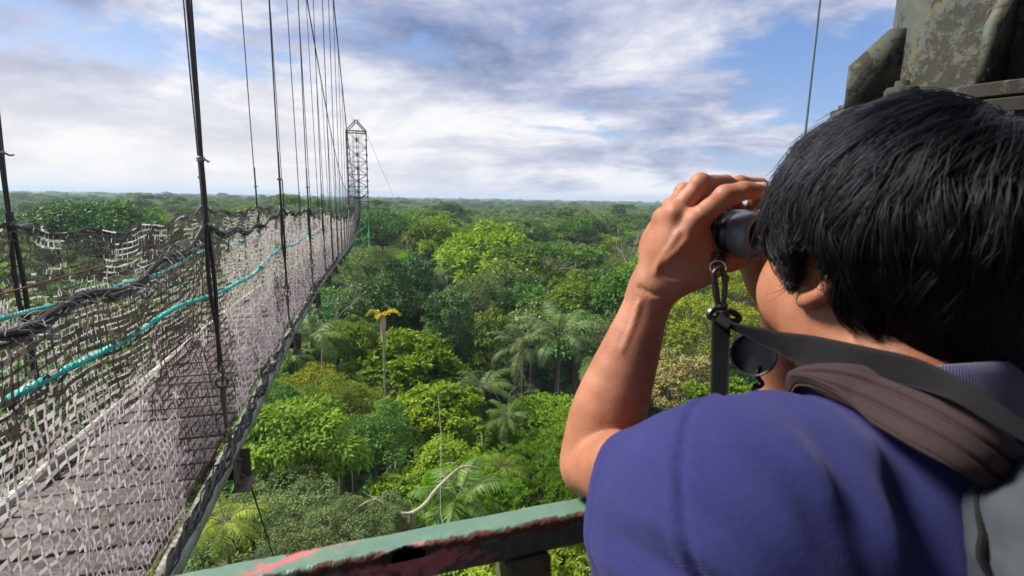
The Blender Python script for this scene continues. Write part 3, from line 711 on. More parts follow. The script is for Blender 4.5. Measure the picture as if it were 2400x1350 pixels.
# side beams (outer boards) and the cross joists
for side, lat in ((1, -.835), (-1, -1.745)):
    mb = mk(); ss = np.concatenate([np.arange(-1, 30, .5), np.arange(30, LEN, 2.)])
    for a, b in zip(ss[:-1], ss[1:]):
        p = [B(t, lat + w, float(deck(t)) + h) for t in (a, b) for w, h in ((-.022, -.13), (.022, -.13), (.022, .0), (-.022, .0))]
        mb.add(p, [(0, 1, 5, 4), (1, 2, 6, 5), (2, 3, 7, 6), (3, 0, 4, 7)])
    mb.build('side_beam', m_beam, bridge, False)
for h in HS[1:]:
    mb = MB(BO); mb.box(B(h, -1.29, float(deck(h)) - .185), (.96, .09, .10), bN, bU); mb.build('cross_joist', m_steel, bridge, False)

# netting ---------------------------------------------------------
def smooth2(rng, a, b, sc):
    g = rng.random((int(a / sc) + 4, int(b / sc) + 4)); x = np.linspace(0, g.shape[0] - 1.01, a); y = np.linspace(0, g.shape[1] - 1.01, b)
    i = x.astype(int); j = y.astype(int); fx = (x - i)[:, None]; fy = (y - j)[None]; fx = fx * fx * (3 - 2 * fx); fy = fy * fy * (3 - 2 * fy)
    return g[i][:, j] * (1 - fx) * (1 - fy) + g[i + 1][:, j] * fx * (1 - fy) + g[i][:, j + 1] * (1 - fx) * fy + g[i + 1][:, j + 1] * fx * fy
def net(side, s0, s1, ds, nz, wv, wh, seed, gone=.015):
    rng = np.random.default_rng(seed); ns = int((s1 - s0) / ds) + 1; S = np.linspace(s0, s1, ns); T = np.linspace(0, 1, nz)
    Sg, Tg = np.meshgrid(S, T, indexing='ij')
    n1 = smooth2(rng, ns, nz, 7) - .5; n2 = smooth2(rng, ns, nz, 3.2) - .5; n3 = smooth2(rng, ns, nz, 4) - .5; n4 = smooth2(rng, ns, nz, 2.2) - .5
    fine = ds < .1
    Sj = Sg + n1 * .05 + n4 * .005 + rng.normal(0, .0012 if fine else .006, Sg.shape)
    zt = top_z(Sj, side); zb = deck(Sj) - .02; Zg = zb + (zt - zb) * Tg ** .95 + n3 * .014 * np.sin(np.pi * Tg) + rng.normal(0, .0010, Sg.shape)
    if side > 0: La = LR - .016 - .045 * np.sin(np.pi * Tg) * (1 + .5 * np.sin(Sg * 2.2)) + n2 * .030 + .006 * (1 - Tg)
    else: La = latL(Sj) * 1.0 + .02 - (.03 * np.sin(np.pi * Tg)) + n2 * .04 - .03 * (1 - Tg)
    Pn = B(Sj, La, Zg) - BO
    # shade field: pale low down and far on, black near the top, torn dark patches by the hangers
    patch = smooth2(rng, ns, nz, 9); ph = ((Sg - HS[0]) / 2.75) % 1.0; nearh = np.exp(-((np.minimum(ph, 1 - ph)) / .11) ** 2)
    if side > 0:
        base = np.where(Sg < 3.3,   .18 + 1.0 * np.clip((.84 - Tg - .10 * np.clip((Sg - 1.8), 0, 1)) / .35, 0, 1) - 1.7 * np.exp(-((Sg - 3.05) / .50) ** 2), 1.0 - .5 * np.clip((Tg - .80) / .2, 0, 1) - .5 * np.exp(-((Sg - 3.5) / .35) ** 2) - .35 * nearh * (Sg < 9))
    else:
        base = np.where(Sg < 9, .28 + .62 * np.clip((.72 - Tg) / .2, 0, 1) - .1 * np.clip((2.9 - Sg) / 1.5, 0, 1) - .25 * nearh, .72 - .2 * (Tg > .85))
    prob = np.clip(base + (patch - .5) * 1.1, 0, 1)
    V = []; C = []
    def ribbons(A_, B_, width, wide_dir, pr, run, thick):
        # A_,B_ (m,3) ends ; every ribbon has two faces lengths with slight mid bow
        m = len(A_); mid = (A_ + B_) / 2 + rng.normal(0, .0007 if fine else .003, (m, 3)); w = width * rng.uniform(.65, 1.3, (m, 1))
        tw = rng.normal(0, .22, (m, 1)); wd = wide_dir + tw * bN; wd = unit(wd)
        q = np.stack([A_ - wd * w / 2, A_ + wd * w / 2, mid + wd * w / 2, mid - wd * w / 2, mid - wd * w / 2, mid + wd * w / 2, B_ + wd * w / 2, B_ - wd * w / 2], 1)
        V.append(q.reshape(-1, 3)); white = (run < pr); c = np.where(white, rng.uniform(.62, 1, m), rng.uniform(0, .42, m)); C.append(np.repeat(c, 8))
    # verticals: a run keeps its shade for a few cells
    runv = smooth2(rng, ns, nz, 2.0); runh = smooth2(rng, ns, nz, 2.2)
    a, b = Pn[:, :-1].reshape(-1, 3), Pn[:, 1:].reshape(-1, 3); k1 = rng.random(len(a)) > gone
    ribbons(a[k1], b[k1], wv, bU[None], prob[:, :-1].ravel()[k1], runv[:, :-1].ravel()[k1], 0)
    a, b = Pn[:-1].reshape(-1, 3), Pn[1:].reshape(-1, 3); off = bN * .004; k1 = rng.random(len(a)) > gone * 1.6
    ribbons(a[k1] + off, b[k1] + off, wh, ZZ[None], prob[:-1].ravel()[k1], runh[:-1].ravel()[k1], 0)
    V = np.vstack(V); C = np.concatenate(C); F = np.arange(len(V)).reshape(-1, 4); me = mesh_data('side_net', V, F, False)
    at = me.attributes.new('shade', 'FLOAT', 'POINT'); at.data.foreach_set('value', C.astype(np.float32)); return me
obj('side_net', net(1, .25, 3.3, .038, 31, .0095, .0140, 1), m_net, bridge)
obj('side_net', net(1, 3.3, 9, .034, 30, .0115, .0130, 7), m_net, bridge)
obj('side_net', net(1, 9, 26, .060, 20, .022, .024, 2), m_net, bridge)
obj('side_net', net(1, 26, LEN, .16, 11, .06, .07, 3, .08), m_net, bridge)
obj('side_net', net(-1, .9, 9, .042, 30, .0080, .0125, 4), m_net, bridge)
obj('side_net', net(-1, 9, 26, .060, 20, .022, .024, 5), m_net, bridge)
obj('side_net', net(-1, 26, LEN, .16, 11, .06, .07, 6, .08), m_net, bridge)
# gathered edges of the net
rng = np.random.default_rng(12)
for side in (1, -1):
    ss = np.concatenate([np.arange(.0, 9, .06), np.arange(9, 30, .25), np.arange(30, LEN, 1.)]); la = (np.full(len(ss), LR) if side > 0 else latL(ss))
    mb = mk(); mb.tube(B(ss, la, top_z(ss, side)), np.where(ss < 12, .009, .013), 6)
    for j in range(4 if side > 0 else 2):
        s2 = np.arange(.0, 10, .05); f = rng.uniform(9, 22); p = rng.uniform(0, 6); am = rng.uniform(.005, .015)
        la2 = (np.full(len(s2), LR) if side > 0 else latL(s2))
        mb.tube(B(s2, la2 + am * np.sin(s2 * f + p) + rng.normal(0, .003, len(s2)), top_z(s2, side) - .015 + am * np.cos(s2 * f * 1.1 + p * 2) + rng.normal(0, .004, len(s2))), rng.uniform(.0025, .0055), 4, cap=False)
    mb.build('edge_rope', m_cable, bridge)
    mb = mk()
    for j in range(8 if side > 0 else 4):
        s2 = np.arange(.3, 16, .06); f = rng.uniform(5, 16); p = rng.uniform(0, 6); am = rng.uniform(.008, .028); lb = (.0 if side > 0 else LL - .03 + .845)
        mb.tube(B(s2, -.835 + (lb if side < 0 else 0) + (.02 if side > 0 else 0) + am * np.sin(s2 * f + p), deck(s2) + .0 + am * 1.3 * np.cos(s2 * f * .9 + p) + rng.normal(0, .004, len(s2))), rng.uniform(.004, .008), 4, cap=False)
    s2 = np.arange(16, LEN, 1.0); mb.tube(B(s2, LR + .02 if side > 0 else LL - .03, deck(s2) - .0), .05, 5)
    mb.build('gathered_net_edge', m_cable, bridge)
# frayed pale fibres hanging along the near right edge
mb = mk(); sh = []
for j in range(260):
    s0 = rng.uniform(.9, 3.1); p = B(s0, LR + rng.normal(0, .015), float(top_z(s0, 1)) + rng.normal(0, .02)); d = rng.normal(0, 1, 3) * [.035, .035, .03]
    mb.tube(catmull([p, p + d * .5 + rng.normal(0, .012, 3), p + d + [0, 0, -.02]], 5), .0012, 3, cap=False)
mb.build('frayed_fibres', plain('pale_fibre', (.5, .45, .42), .8), bridge)

# turquoise hand ropes
for side, lat in ((1, -.91), (-1, -1.59)):
    ss = np.arange(.3, LEN, .004); ss = ss[ss < 9]
    def rz(s): ph = ((s - HS[0]) / 2.75) % 1.0; return deck(s) + .90 - np.where(s < 3.3, -.055 if side > 0 else -.035, .07 if side > 0 else .05) * 4 * ph * (1 - ph) + .008 * np.sin(s * 5)
    wob = .012 * np.sin(ss * 3.1 + side); mb = mk()
    for j in range(3):
        a = ss * 2 * np.pi / .075 + j * 2.094; q = ss[::1]
        mb.tube(B(q, lat + wob + .0056 * np.cos(a), rz(q) + .0056 * np.sin(a)), .0066, 6, cap=False)
    s2 = np.arange(9, 60, .25); mb.tube(B(s2, lat + .012 * np.sin(s2 * 3.1 + side), rz(s2)), .0125, 6)
    mb.build('hand_rope', m_rope, bridge)
# thin wire along the right side
s2 = np.linspace(.3, 3.3, 20); mb = mk(); mb.tube(B(s2, LR - .03, -.265 + .02 * (s2 / 3.3) ** 3), .0028, 5); mb.build('guide_wire', m_rust, bridge)

# main cables and hangers
def cab_z(s): return .55 + .00496 * (55 - np.asarray(s, float)) ** 2
CR_, CL_ = -.84, -1.70
for lat in (CR_, CL_):
    s2 = np.linspace(0, 110, 90); mb = mk(); q = B(s2, lat + (np.abs(s2 - 55) / 55) ** 4 * (1 if lat > -1.2 else -1) * .3 * (s2 > 55), cab_z(s2)); mb.tube(q, .022, 6)
    for s in HS[2:]:
        for t in np.linspace(-.25, .25, 5): mb.tube([B(s + t, lat, float(cab_z(s + t)) + .03), B(s + t, lat, float(cab_z(s + t)) - .05)], .02, 5)
    mb.build('main_cable', m_cable, bridge)
rng = np.random.default_rng(21)
def ring(mb, c, r, rr, ax, n=20):
    ax = unit(np.asarray(ax, float)); a = unit(np.cross(ax, ZZ + .01)); b = np.cross(ax, a); t = np.linspace(0, 2 * np.pi, n + 1)
    mb.tube([c + r * (math.cos(x) * a + math.sin(x) * b) for x in t], rr, 8, cap=False)
for i, h in enumerate(HS):
    if h > 106: continue
    for side in (1, -1):
        lat = LR if side > 0 else float(latL(h)); zt = float(top_z(h, side)); zc = float(cab_z(h)); cl = (CR_ if side > 0 else CL_); near = h < 12
        if h < 1: zc = min(zc, 6)
        thin = .0065 if near else .010
        mb = mk(); K = lambda f, dz=0.0, j=0.0: B(h + j, lat + (cl - lat) * f, zt + dz)
        H_ = zc - zt; n = max(6, int(H_ / .3))
        if near:
            dl = .35 if side > 0 and i == 1 else .45          # length of the doubled tail
            w = np.linspace(0, 1, 24); ptsA = [K(x ** 1.0, x * H_, .006 * math.sin(x * 40)) for x in w]
            mb.tube(ptsA, .0115 if i == 1 else .007, 7)
            if i == 1: mb.tube([K(x, x * H_, .05 * min(1, x * H_ / .9) - .003) + bN * .004 for x in w], .0055, 6)
            tail = np.linspace(0, 1, 14)
            loop = [B(h - .010, lat + .008, zt + .0), B(h - .014 + .004 * math.sin(1), lat + .012, zt + .18), B(h - .010, lat + .010, zt + .38), B(h - .016, lat + .010, zt + .58), B(h - .004, lat, zt + .68)]
            mb.tube(catmull(loop if i == 1 else [q - ZZ * 0 for q in loop[:4]], 18), .0085 if i == 1 else .0055, 6)
            # below the knot: doubled cable down to the ring
            zd = float(deck(h)); e = -.75 if i == 1 else -.7
            for jx in (-.012, .008):
                mb.tube(catmull([B(h + jx, lat + .004, zt + .06), B(h + jx * 1.6, lat + .008 + jx, zt - .35), B(h + jx * .4, lat + .012, zt - .62), B(h + jx * 1.4, lat + .014, zt - .82)], 16), .0115, 7)
            mb.tube(catmull([B(h - .012, lat + .01, zt - .70), B(h + .02, lat + .012, zt - .78), B(h + .028, lat + .012, zt - .92), B(h + .0, lat + .012, zt - .98)], 12), .006, 6)
            mb.build('hanger_cable', m_cable, bridge)
            hb = mk()
            ring(hb, B(h, lat + .014, zt - .86), .042, .008, bU * .6 + bN)
            ring(hb, B(h, lat + .014, zt - .94), .032, .007, bU - bN * .2)
            hb.tube([B(h, lat + .014, zt - .96), B(h, lat + .018, zd + .09)], .011, 8)
            hb.tube([B(h + .004, lat + .014, zt - .97), B(h + .004, lat + .014, zt - 1.06)], .017, 8)
            ring(hb, B(h, lat + .03, zd + .045), .046, .012, bN + bU * .3)
            hb.box(B(h, lat + .034, zd - .010), (.04, .04, .04), bN, bU, bev=.004)
            hb.build('eye_rod', m_steel, bridge)
            # clamp knots
            kb = mk()
            for dz, ln in ((.0, .10), (.36, .09)) if i == 1 else ((.0, .07), (.30, .05)):
                for jj in range(5):
                    ring(kb, B(h + .0, lat, zt + dz - .01 + jj * .005), .016 + .003 * (jj % 2), .004, ZZ + bU * .2 * (jj - 2) * .4, 10)
                kb.tube(catmull([B(h - .03, lat + .02, zt + dz), B(h, lat + .028, zt + dz - .005), B(h + .02, lat + .03, zt + dz - .012), B(h + ln * .7, lat + .025, zt + dz - .006)], 8), .0055, 5)
            kb.build('wire_clamp', m_galv, bridge)
        else:
            mb.tube([K(x, x * H_) for x in (0, 1)], thin, 5); mb.tube([B(h, lat, zt + .01), B(h, lat + .01, float(deck(h)))], .022, 5)
            mb.tube([B(h, lat, zt), B(h + .01, lat, zt + .5)], .013, 5)
            mb.build('hanger_cable', m_cable, bridge)
        if h < 30 and h > 1:   # steel bracket under the ring
            zd = float(deck(h)); br = mk(); bo = lat + (.045 if side > 0 else -.045)
            sg_ = 1 if side > 0 else -1
            br.box(B(h, bo + .004 * sg_, zd - .10), (.07, .010, .22), bU, bN, bev=.002)
            br.box(B(h, bo + .014 * sg_, zd - .19), (.17, .010, .20), bU, bN, bev=.002)
            br.box(B(h, bo + .045 * sg_, zd - .294), (.18, .10, .010), bU, bN, bev=.002)
            br.box(B(h + .08, bo + .04 * sg_, zd - .19), (.009, .07, .19), bU, bN, bev=.002)
            b0 = br.build('bracket', m_steel, bridge)
            if near:
                bb = mk()
                for a_, z_ in ((-.045, -.262), (.04, -.258), (0, -.13)):
                    bb.lathe(B(h + a_, bo + .02 * sg_, zd + z_), bN * sg_, [(0, .016), (.010, .016), (.012, .012), (.022, .009), (.023, 0)], 8)
                bb.build('bolt', m_rust, b0)
# stay wire from the first bracket down into the trees
mb = mk(); a = B(3.38, -.80, -1.66); b = at_dist(700, 1480, 9.0); mb.tube([a, (a + b) / 2 - ZZ * .05, b], .006, 6); mb.build('stay_wire', m_cable, bridge)

# ================================================================ far tower
def tower():
    S0, W, D = 110.0, 3.75, 3.75; lat0 = -1.3; o = empty('lattice_tower', B(S0 + D / 2, lat0, FLOOR - EYE)); tag(o, 'tall lattice steel tower with a pointed frame at the far end of the walkway', 'tower')
    O = np.array(o.location); grey = plain('tower_steel', (.13, .13, .15), .6, .3, 3, .3); brown = plain('tower_timber', (.25, .16, .09), .8, 0, 3, .3); green = plain('green_scaffold', (.03, .25, .12), .6, 0, 3, .3)
    ZT, ZP = 12.6, -2.2; cor = [(-W / 2, 0), (W / 2, 0), (W / 2, D), (-W / 2, D)]
    Q = lambda x, y, z: B(S0 + y, lat0 + x, z)
    for x, y in cor:
        mb = MB(O); mb.tube([Q(x, y, ZP - .3), Q(x, y, ZT)], .11, 6); mb.build('leg', grey, o)
    mb = MB(O); bays = [ZP, -.2, 1.8, 4.2, 6.8, 9.6, ZT]
    for z in bays[:-1]:
        for (x, y), (x2, y2) in zip(cor, cor[1:] + cor[:1]): mb.tube([Q(x, y, z), Q(x2, y2, z)], .05, 5)
    for a, b in zip(bays[:-1], bays[1:]):
        for (x, y), (x2, y2) in zip(cor, cor[1:] + cor[:1]):
            mb.tube([Q(x, y, a), Q(x2, y2, b)], .045, 5); mb.tube([Q(x2, y2, a), Q(x, y, b)], .045, 5)
            mb.tube([Q((x + x2) / 2, (y + y2) / 2, a), Q((x + x2) / 2, (y + y2) / 2, b)], .06, 5)
            mb.tube([Q(x, y, (a + b) / 2), Q(x2, y2, (a + b) / 2)], .03, 4)
            mb.tube([Q((x + x2) / 2, (y + y2) / 2, (a + b) / 2 - .22), Q((x + x2) / 2, (y + y2) / 2, (a + b) / 2 + .22)], .22, 6)
    mb.build('cross_bracing', grey, o, False)
    mb = MB(O)
    for y in (0, D):
        mb.tube([Q(-W / 2 - .1, y, ZT), Q(-.25, y, ZT + 1.9)], .11, 6); mb.tube([Q(W / 2 + .1, y, ZT), Q(.25, y, ZT + 1.9)], .11, 6); mb.tube([Q(-.45, y, ZT + 1.95), Q(.45, y, ZT + 1.95)], .09, 6)
        mb.box(Q(0, y, ZT), (W + .3, .25, .25), bN, bU)
    for x in (-.25, .25): mb.tube([Q(x, 0, ZT + 1.7), Q(x, 0, ZT + 2.25)], .09, 6); mb.tube([Q(x, 0, ZT + 1.9), Q(x, D, ZT + 1.9)], .09, 6)
    mb.build('roof_frame', brown, o, False)
    mb = MB(O); mb.box(Q(0, D / 2, ZP + .05), (W + .8, D + .8, .16), bN, bU)
    for z in (ZP + .6, ZP + 1.15):
        mb.tube([Q(W * .1, -.4, z), Q(W / 2 + .4, -.4, z), Q(W / 2 + .4, D + .4, z), Q(-W / 2 - .4, D + .4, z), Q(-W / 2 - .4, -.4, z)], .05, 5)
    mb.build('platform', grey, o, False)
    mb = MB(O); t = np.linspace(-1, 1, 14); mb.tube([Q(.15 + x * 1.5, -.1, .25 - .75 * (1 - x * x) + .25 * x) for x in t], .07 + .14 * (1 - t * t), 6); mb.build('tarpaulin', plain('black_tarp', (.02, .02, .025), .5), o)
    zs = np.arange(FLOOR - EYE, ZP, 3.2); mb = MB(O)
    for x, y in cor: mb.tube([Q(x, y, FLOOR - EYE), Q(x, y, ZP - .3)], .12, 6)
    for a, b in zip(zs[:-1], zs[1:]):
        for (x, y), (x2, y2) in zip(cor, cor[1:] + cor[:1]):
            mb.tube([Q(x, y, b), Q(x2, y2, b)], .06, 5); mb.tube([Q(x, y, a), Q(x2, y2, b)], .05, 5); mb.tube([Q(x2, y2, a), Q(x, y, b)], .05, 5)
    mb.build('scaffold', green, o, False)
    mb = MB(O); g0 = Q(W / 2, D / 2, ZT); g1 = at_dist(975, 560, 150.0); mid = (g0 + g1) / 2 - ZZ * 1.2; mb.tube(catmull([g0, mid, g1], 10), .03, 4); mb.build('guy_wire', grey, o)
tower()
# ================================================================ railing
m_rail, k = mat_new('flaking_green_paint'); c = coords(k); sx, sy, sz = k.sep(c)     # object x runs along the rail
n1 = k.noise(k.vmath('MULTIPLY', c, (.6, 1, 1)), 11, 9, .68, .5); n2 = k.noise(c, 48, 9, .7, .3); n3 = k.noise(c, 160, 5, .6)
green = k.mix(k.noise(c, 22, 6, .6), (.07, .145, .105), (.145, .245, .18)); green = k.mix(k.maprange(sz, -.006, -.014, 0, .75), green, (.025, .032, .026))  # faces below the top coloured near-black to stand in for shade
redzone = k.math('MULTIPLY', k.maprange(sx, -.24, -.12, 0, 1, True), k.maprange(sx, .02, .13, 1, 0, True))
near = k.maprange(sy, .02, -.02, 0, .16)
red = k.maprange(k.math('ADD', k.math('ADD', n1, k.math('MULTIPLY', redzone, .045)), k.math('MULTIPLY', k.math('MULTIPLY', near, redzone), .5)), .63, .685, 0, 1)
cc = k.mix(red, green, k.mix(n2, (.36, .07, .08), (.56, .20, .20)))
white = k.maprange(k.noise(k.vmath('MULTIPLY', k.vmath('ADD', c, (4.1, 2, 0)), (.7, 1, 1)), 26, 8, .65, .6), .655, .69, 0, 1)
cc = k.mix(white, cc, (.50, .50, .44))
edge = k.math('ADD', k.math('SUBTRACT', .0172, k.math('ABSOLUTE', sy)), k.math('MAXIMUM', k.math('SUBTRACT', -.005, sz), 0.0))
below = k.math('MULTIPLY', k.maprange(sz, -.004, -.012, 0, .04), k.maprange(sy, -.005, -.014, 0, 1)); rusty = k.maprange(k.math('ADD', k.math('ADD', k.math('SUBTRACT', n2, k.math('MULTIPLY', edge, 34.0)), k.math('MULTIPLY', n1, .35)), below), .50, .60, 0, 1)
spot = k.maprange(k.noise(k.vmath('ADD', c, (1, 7, 3)), 34, 8, .7), .70, .72, 0, 1)
cc = k.mix(k.math('MAXIMUM', rusty, spot), cc, k.mix(n3, (.035, .014, .010), (.16, .06, .04)))
principled(k, Base_Color=cc, Roughness=k.maprange(rusty, 0, 1, .42, .9), Normal=k.bump(k.math('ADD', k.math('MULTIPLY', n2, .6), k.math('ADD', k.math('MULTIPLY', rusty, -.3), k.math('MULTIPLY', n3, .2))), .55, .003))
m_post, k = mat_new('mossy_post'); c = coords(k); n = k.noise(c, 40, 8, .7)
principled(k, Base_Color=k.ramp(n, [(.4, (.03, .028, .014)), (.52, (.10, .095, .035)), (.62, (.05, .06, .045))]), Roughness=.85, Normal=k.bump(n, .6, .003))
ZR = -.345
def rl(x, y): return onz(x, y, EYE + ZR)
A0 = (rl(426, 1346) + rl(645, 1346)) / 2; farA, farB = rl(645, 1300), rl(1349, 1166); nA, nB = rl(645, 1346), rl(1375, 1199)
rdir = unit((farB - farA) + (nB - nA)); rdir[2] = 0; rdir = unit(rdir); rnor = np.array([-rdir[1], rdir[0], 0])     # towards the forest
w1 = (rl(969, 1234) - rl(1012, 1276)) @ rnor; print('rail width', w1, 'dir', rdir)
RC = (rl(969, 1234) + rl(1012, 1276)) / 2; RC = RC - rnor * ((RC - rl(969, 1234)) @ rnor + w1 / 2)
railing = empty('metal_railing', (RC[0], RC[1], EYE - 1.5)); railing.rotation_euler = (0, 0, math.atan2(rdir[1], rdir[0]))
tag(railing, 'rusted green and red painted metal railing under the elbow', 'railing')
RW = w1; RH = .040
def rail_mesh():
    # hollow box section, fine grid, two corroded holes on the near top edge
    x = np.concatenate([np.arange(-1.3, -.32, .02), np.arange(-.32, -.13, .0022), np.arange(-.13, .02, .0011), np.arange(.02, .25, .0022), np.arange(.25, 1.6, .02)])
    hw, r = RW / 2, .007; prof = []
    for cx_, cz_, a0 in ((hw - r, -r, 0), (-hw + r, -r, 90), (-hw + r, -RH + r, 180), (hw - r, -RH + r, 270)):
        for a in (0, 22, 45, 68, 90): t = math.radians(a0 + a); prof.append((cx_ + r * math.cos(t), cz_ + r * math.sin(t)))
    P2 = []
    for a, b in zip(prof, prof[1:] + prof[:1]):
        d = math.hypot(b[0] - a[0], b[1] - a[1]); m = max(1, int(d / .0013))
        for j in range(m): P2.append((a[0] + (b[0] - a[0]) * j / m, a[1] + (b[1] - a[1]) * j / m))
    P2 = np.array(P2); m = len(P2); X = np.repeat(x, m); Y = np.tile(P2[:, 0], len(x)); Z = np.tile(P2[:, 1], len(x))
    # holes in rail coordinates
    rng = np.random.default_rng(2); hl = []
    for px, py, rx, ry in ((905, 1307, .0100, .0052), (957, 1292, .0145, .0060)):
        q = rl(px, py) - RC; hl.append((q @ rdir, q @ rnor, rx, ry))
    dmin = np.full(len(X), 9.)
    for hx, hy, rx, ry in hl:
        an = np.arctan2((Y - hy) / ry, (X - hx) / rx); e = np.hypot((X - hx) / rx, (Y - hy) / ry) / (1 + .16 * np.sin(an * 3 + 1) + .12 * np.sin(an * 5)); e = np.where(Z < -.011, 9, e); dmin = np.minimum(dmin, e)
    lip = np.exp(-((dmin - 1.25) / .28) ** 2); inner = np.clip(1.2 - dmin, 0, 1)
    Z = Z + .0022 * lip - .006 * inner + .0004 * np.sin(X * 61) ; 
    lump = np.exp(-((Y + hw - .003) / .006) ** 2) * (np.sin(X * 210) * np.sin(X * 83 + 1) * .5 + .5 * rng.random(len(X)))
    Z = Z + lump * .0016; Y = Y - lump * .0018
    V = np.stack([X, Y, Z], 1); i, j = np.meshgrid(np.arange(len(x) - 1), np.arange(m), indexing='ij'); i = i.ravel(); j = j.ravel(); j2 = (j + 1) % m
    F = np.stack([i * m + j, i * m + j2, (i + 1) * m + j2, (i + 1) * m + j], 1)[:, ::-1]
    keep = dmin[F].min(1) > 1.0; me = mesh_data('top_rail', V, F[keep], True)
    rim = me.attributes.new('rim', 'FLOAT', 'POINT'); rim.data.foreach_set('value', np.clip(1.75 - dmin, 0, 1).astype(np.float32)); return me
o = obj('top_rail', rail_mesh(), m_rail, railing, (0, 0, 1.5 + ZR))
k = NT(m_rail.node_tree); b = [n for n in k.n if n.bl_idname == 'ShaderNodeBsdfPrincipled'][0]
src = b.inputs['Base Color'].links[0].from_socket; at = k.node('ShaderNodeAttribute', attribute_name='rim').outputs['Fac']
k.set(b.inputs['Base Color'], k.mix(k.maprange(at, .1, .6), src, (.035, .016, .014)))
def post(x, name='post'):
    mb = MB(); mb.box((x, 0, (1.5 + ZR - RH) / 2), (.052, .045, 1.5 + ZR - RH - .001), bev=.004); return mb.build(name, m_post, railing)
pq = rl(1228, 1290) - RC; post(float(pq @ rdir) + .02); post(float(pq @ rdir) - 1.15); post(float(pq @ rdir) + 1.1)
for z in (.55, .9):
    mb = MB(); mb.tube([(-1.3, 0, z - .15), (1.6, 0, z - .15)], .016, 10); mb.build('lower_rail', m_rail, railing)

# platform the person stands on
pl = empty('viewing_platform', (0.3, -.3, EYE - 1.62)); tag(pl, 'plank floor of the lookout tower behind the railing', 'platform')
rng = np.random.default_rng(31)
ca, sa = rdir[0], rdir[1]
for i in range(14):
    y = -.05 - i * .15; mb = MB((0.3, -.3, EYE - 1.62)); c = np.array([RC[0], RC[1], EYE - 1.52]) + rnor * y + rdir * .2
    mb.box(c, (3.2, .14, .035), rdir, rnor, bev=.004); mb.build('floor_board', m_plank, pl, False)
mb = MB((0.3, -.3, EYE - 1.62))
for x in (-1.0, 0.3, 1.6): mb.box(np.array([RC[0], RC[1], EYE - 1.60]) + rnor * -1.05 + rdir * x, (.08, 2.2, .12), rdir, rnor)
mb.build('floor_joists', m_steel, pl, False)

# ================================================================ column with gussets, upper right
m_col, k = mat_new('mildewed_paint'); c = coords(k); n1 = k.noise(c, 9, 8, .7, .5); n2 = k.noise(c, 70, 8, .75); n3 = k.noise(c, 26, 9, .7, .6); sz = k.sep(c)[2]
paint = k.mix(n3, (.042, .055, .050), (.078, .098, .088))
low = k.maprange(sz, .02, .30, .10, -.02)
moss = k.maprange(k.math('ADD', k.math('ADD', k.math('MULTIPLY', n1, .55), k.math('MULTIPLY', n2, .45)), low), .545, .60, 0, 1)
och = k.maprange(k.math('ADD', n3, k.math('MULTIPLY', low, 1.1)), .52, .66, 0, .75)
cc = k.mix(och, paint, k.mix(n2, (.06, .052, .022), (.15, .135, .07))); cc = k.mix(moss, cc, (.018, .017, .010))
ck = k.node('ShaderNodeTexVoronoi', feature='DISTANCE_TO_EDGE'); ck.inputs['Scale'].default_value = 14; k.set(ck.inputs['Vector'], k.vmath('ADD', c, k.vmath('SCALE', k.node('ShaderNodeTexNoise', i_Vector=c).outputs['Color'])))
for n in k.n:
    if n.bl_idname == 'ShaderNodeVectorMath' and n.operation == 'SCALE': n.inputs['Scale'].default_value = .12
crack = k.math('MULTIPLY', k.maprange(ck.outputs[0], 0, .012, 1, 0), k.maprange(n1, .5, .56))
cc = k.mix(crack, cc, (.04, .035, .02))
principled(k, Base_Color=cc, Roughness=.75, Normal=k.bump(k.math('ADD', k.math('MULTIPLY', n2, .5), k.math('MULTIPLY', k.math('ADD', moss, crack), -.35)), .7, .003))
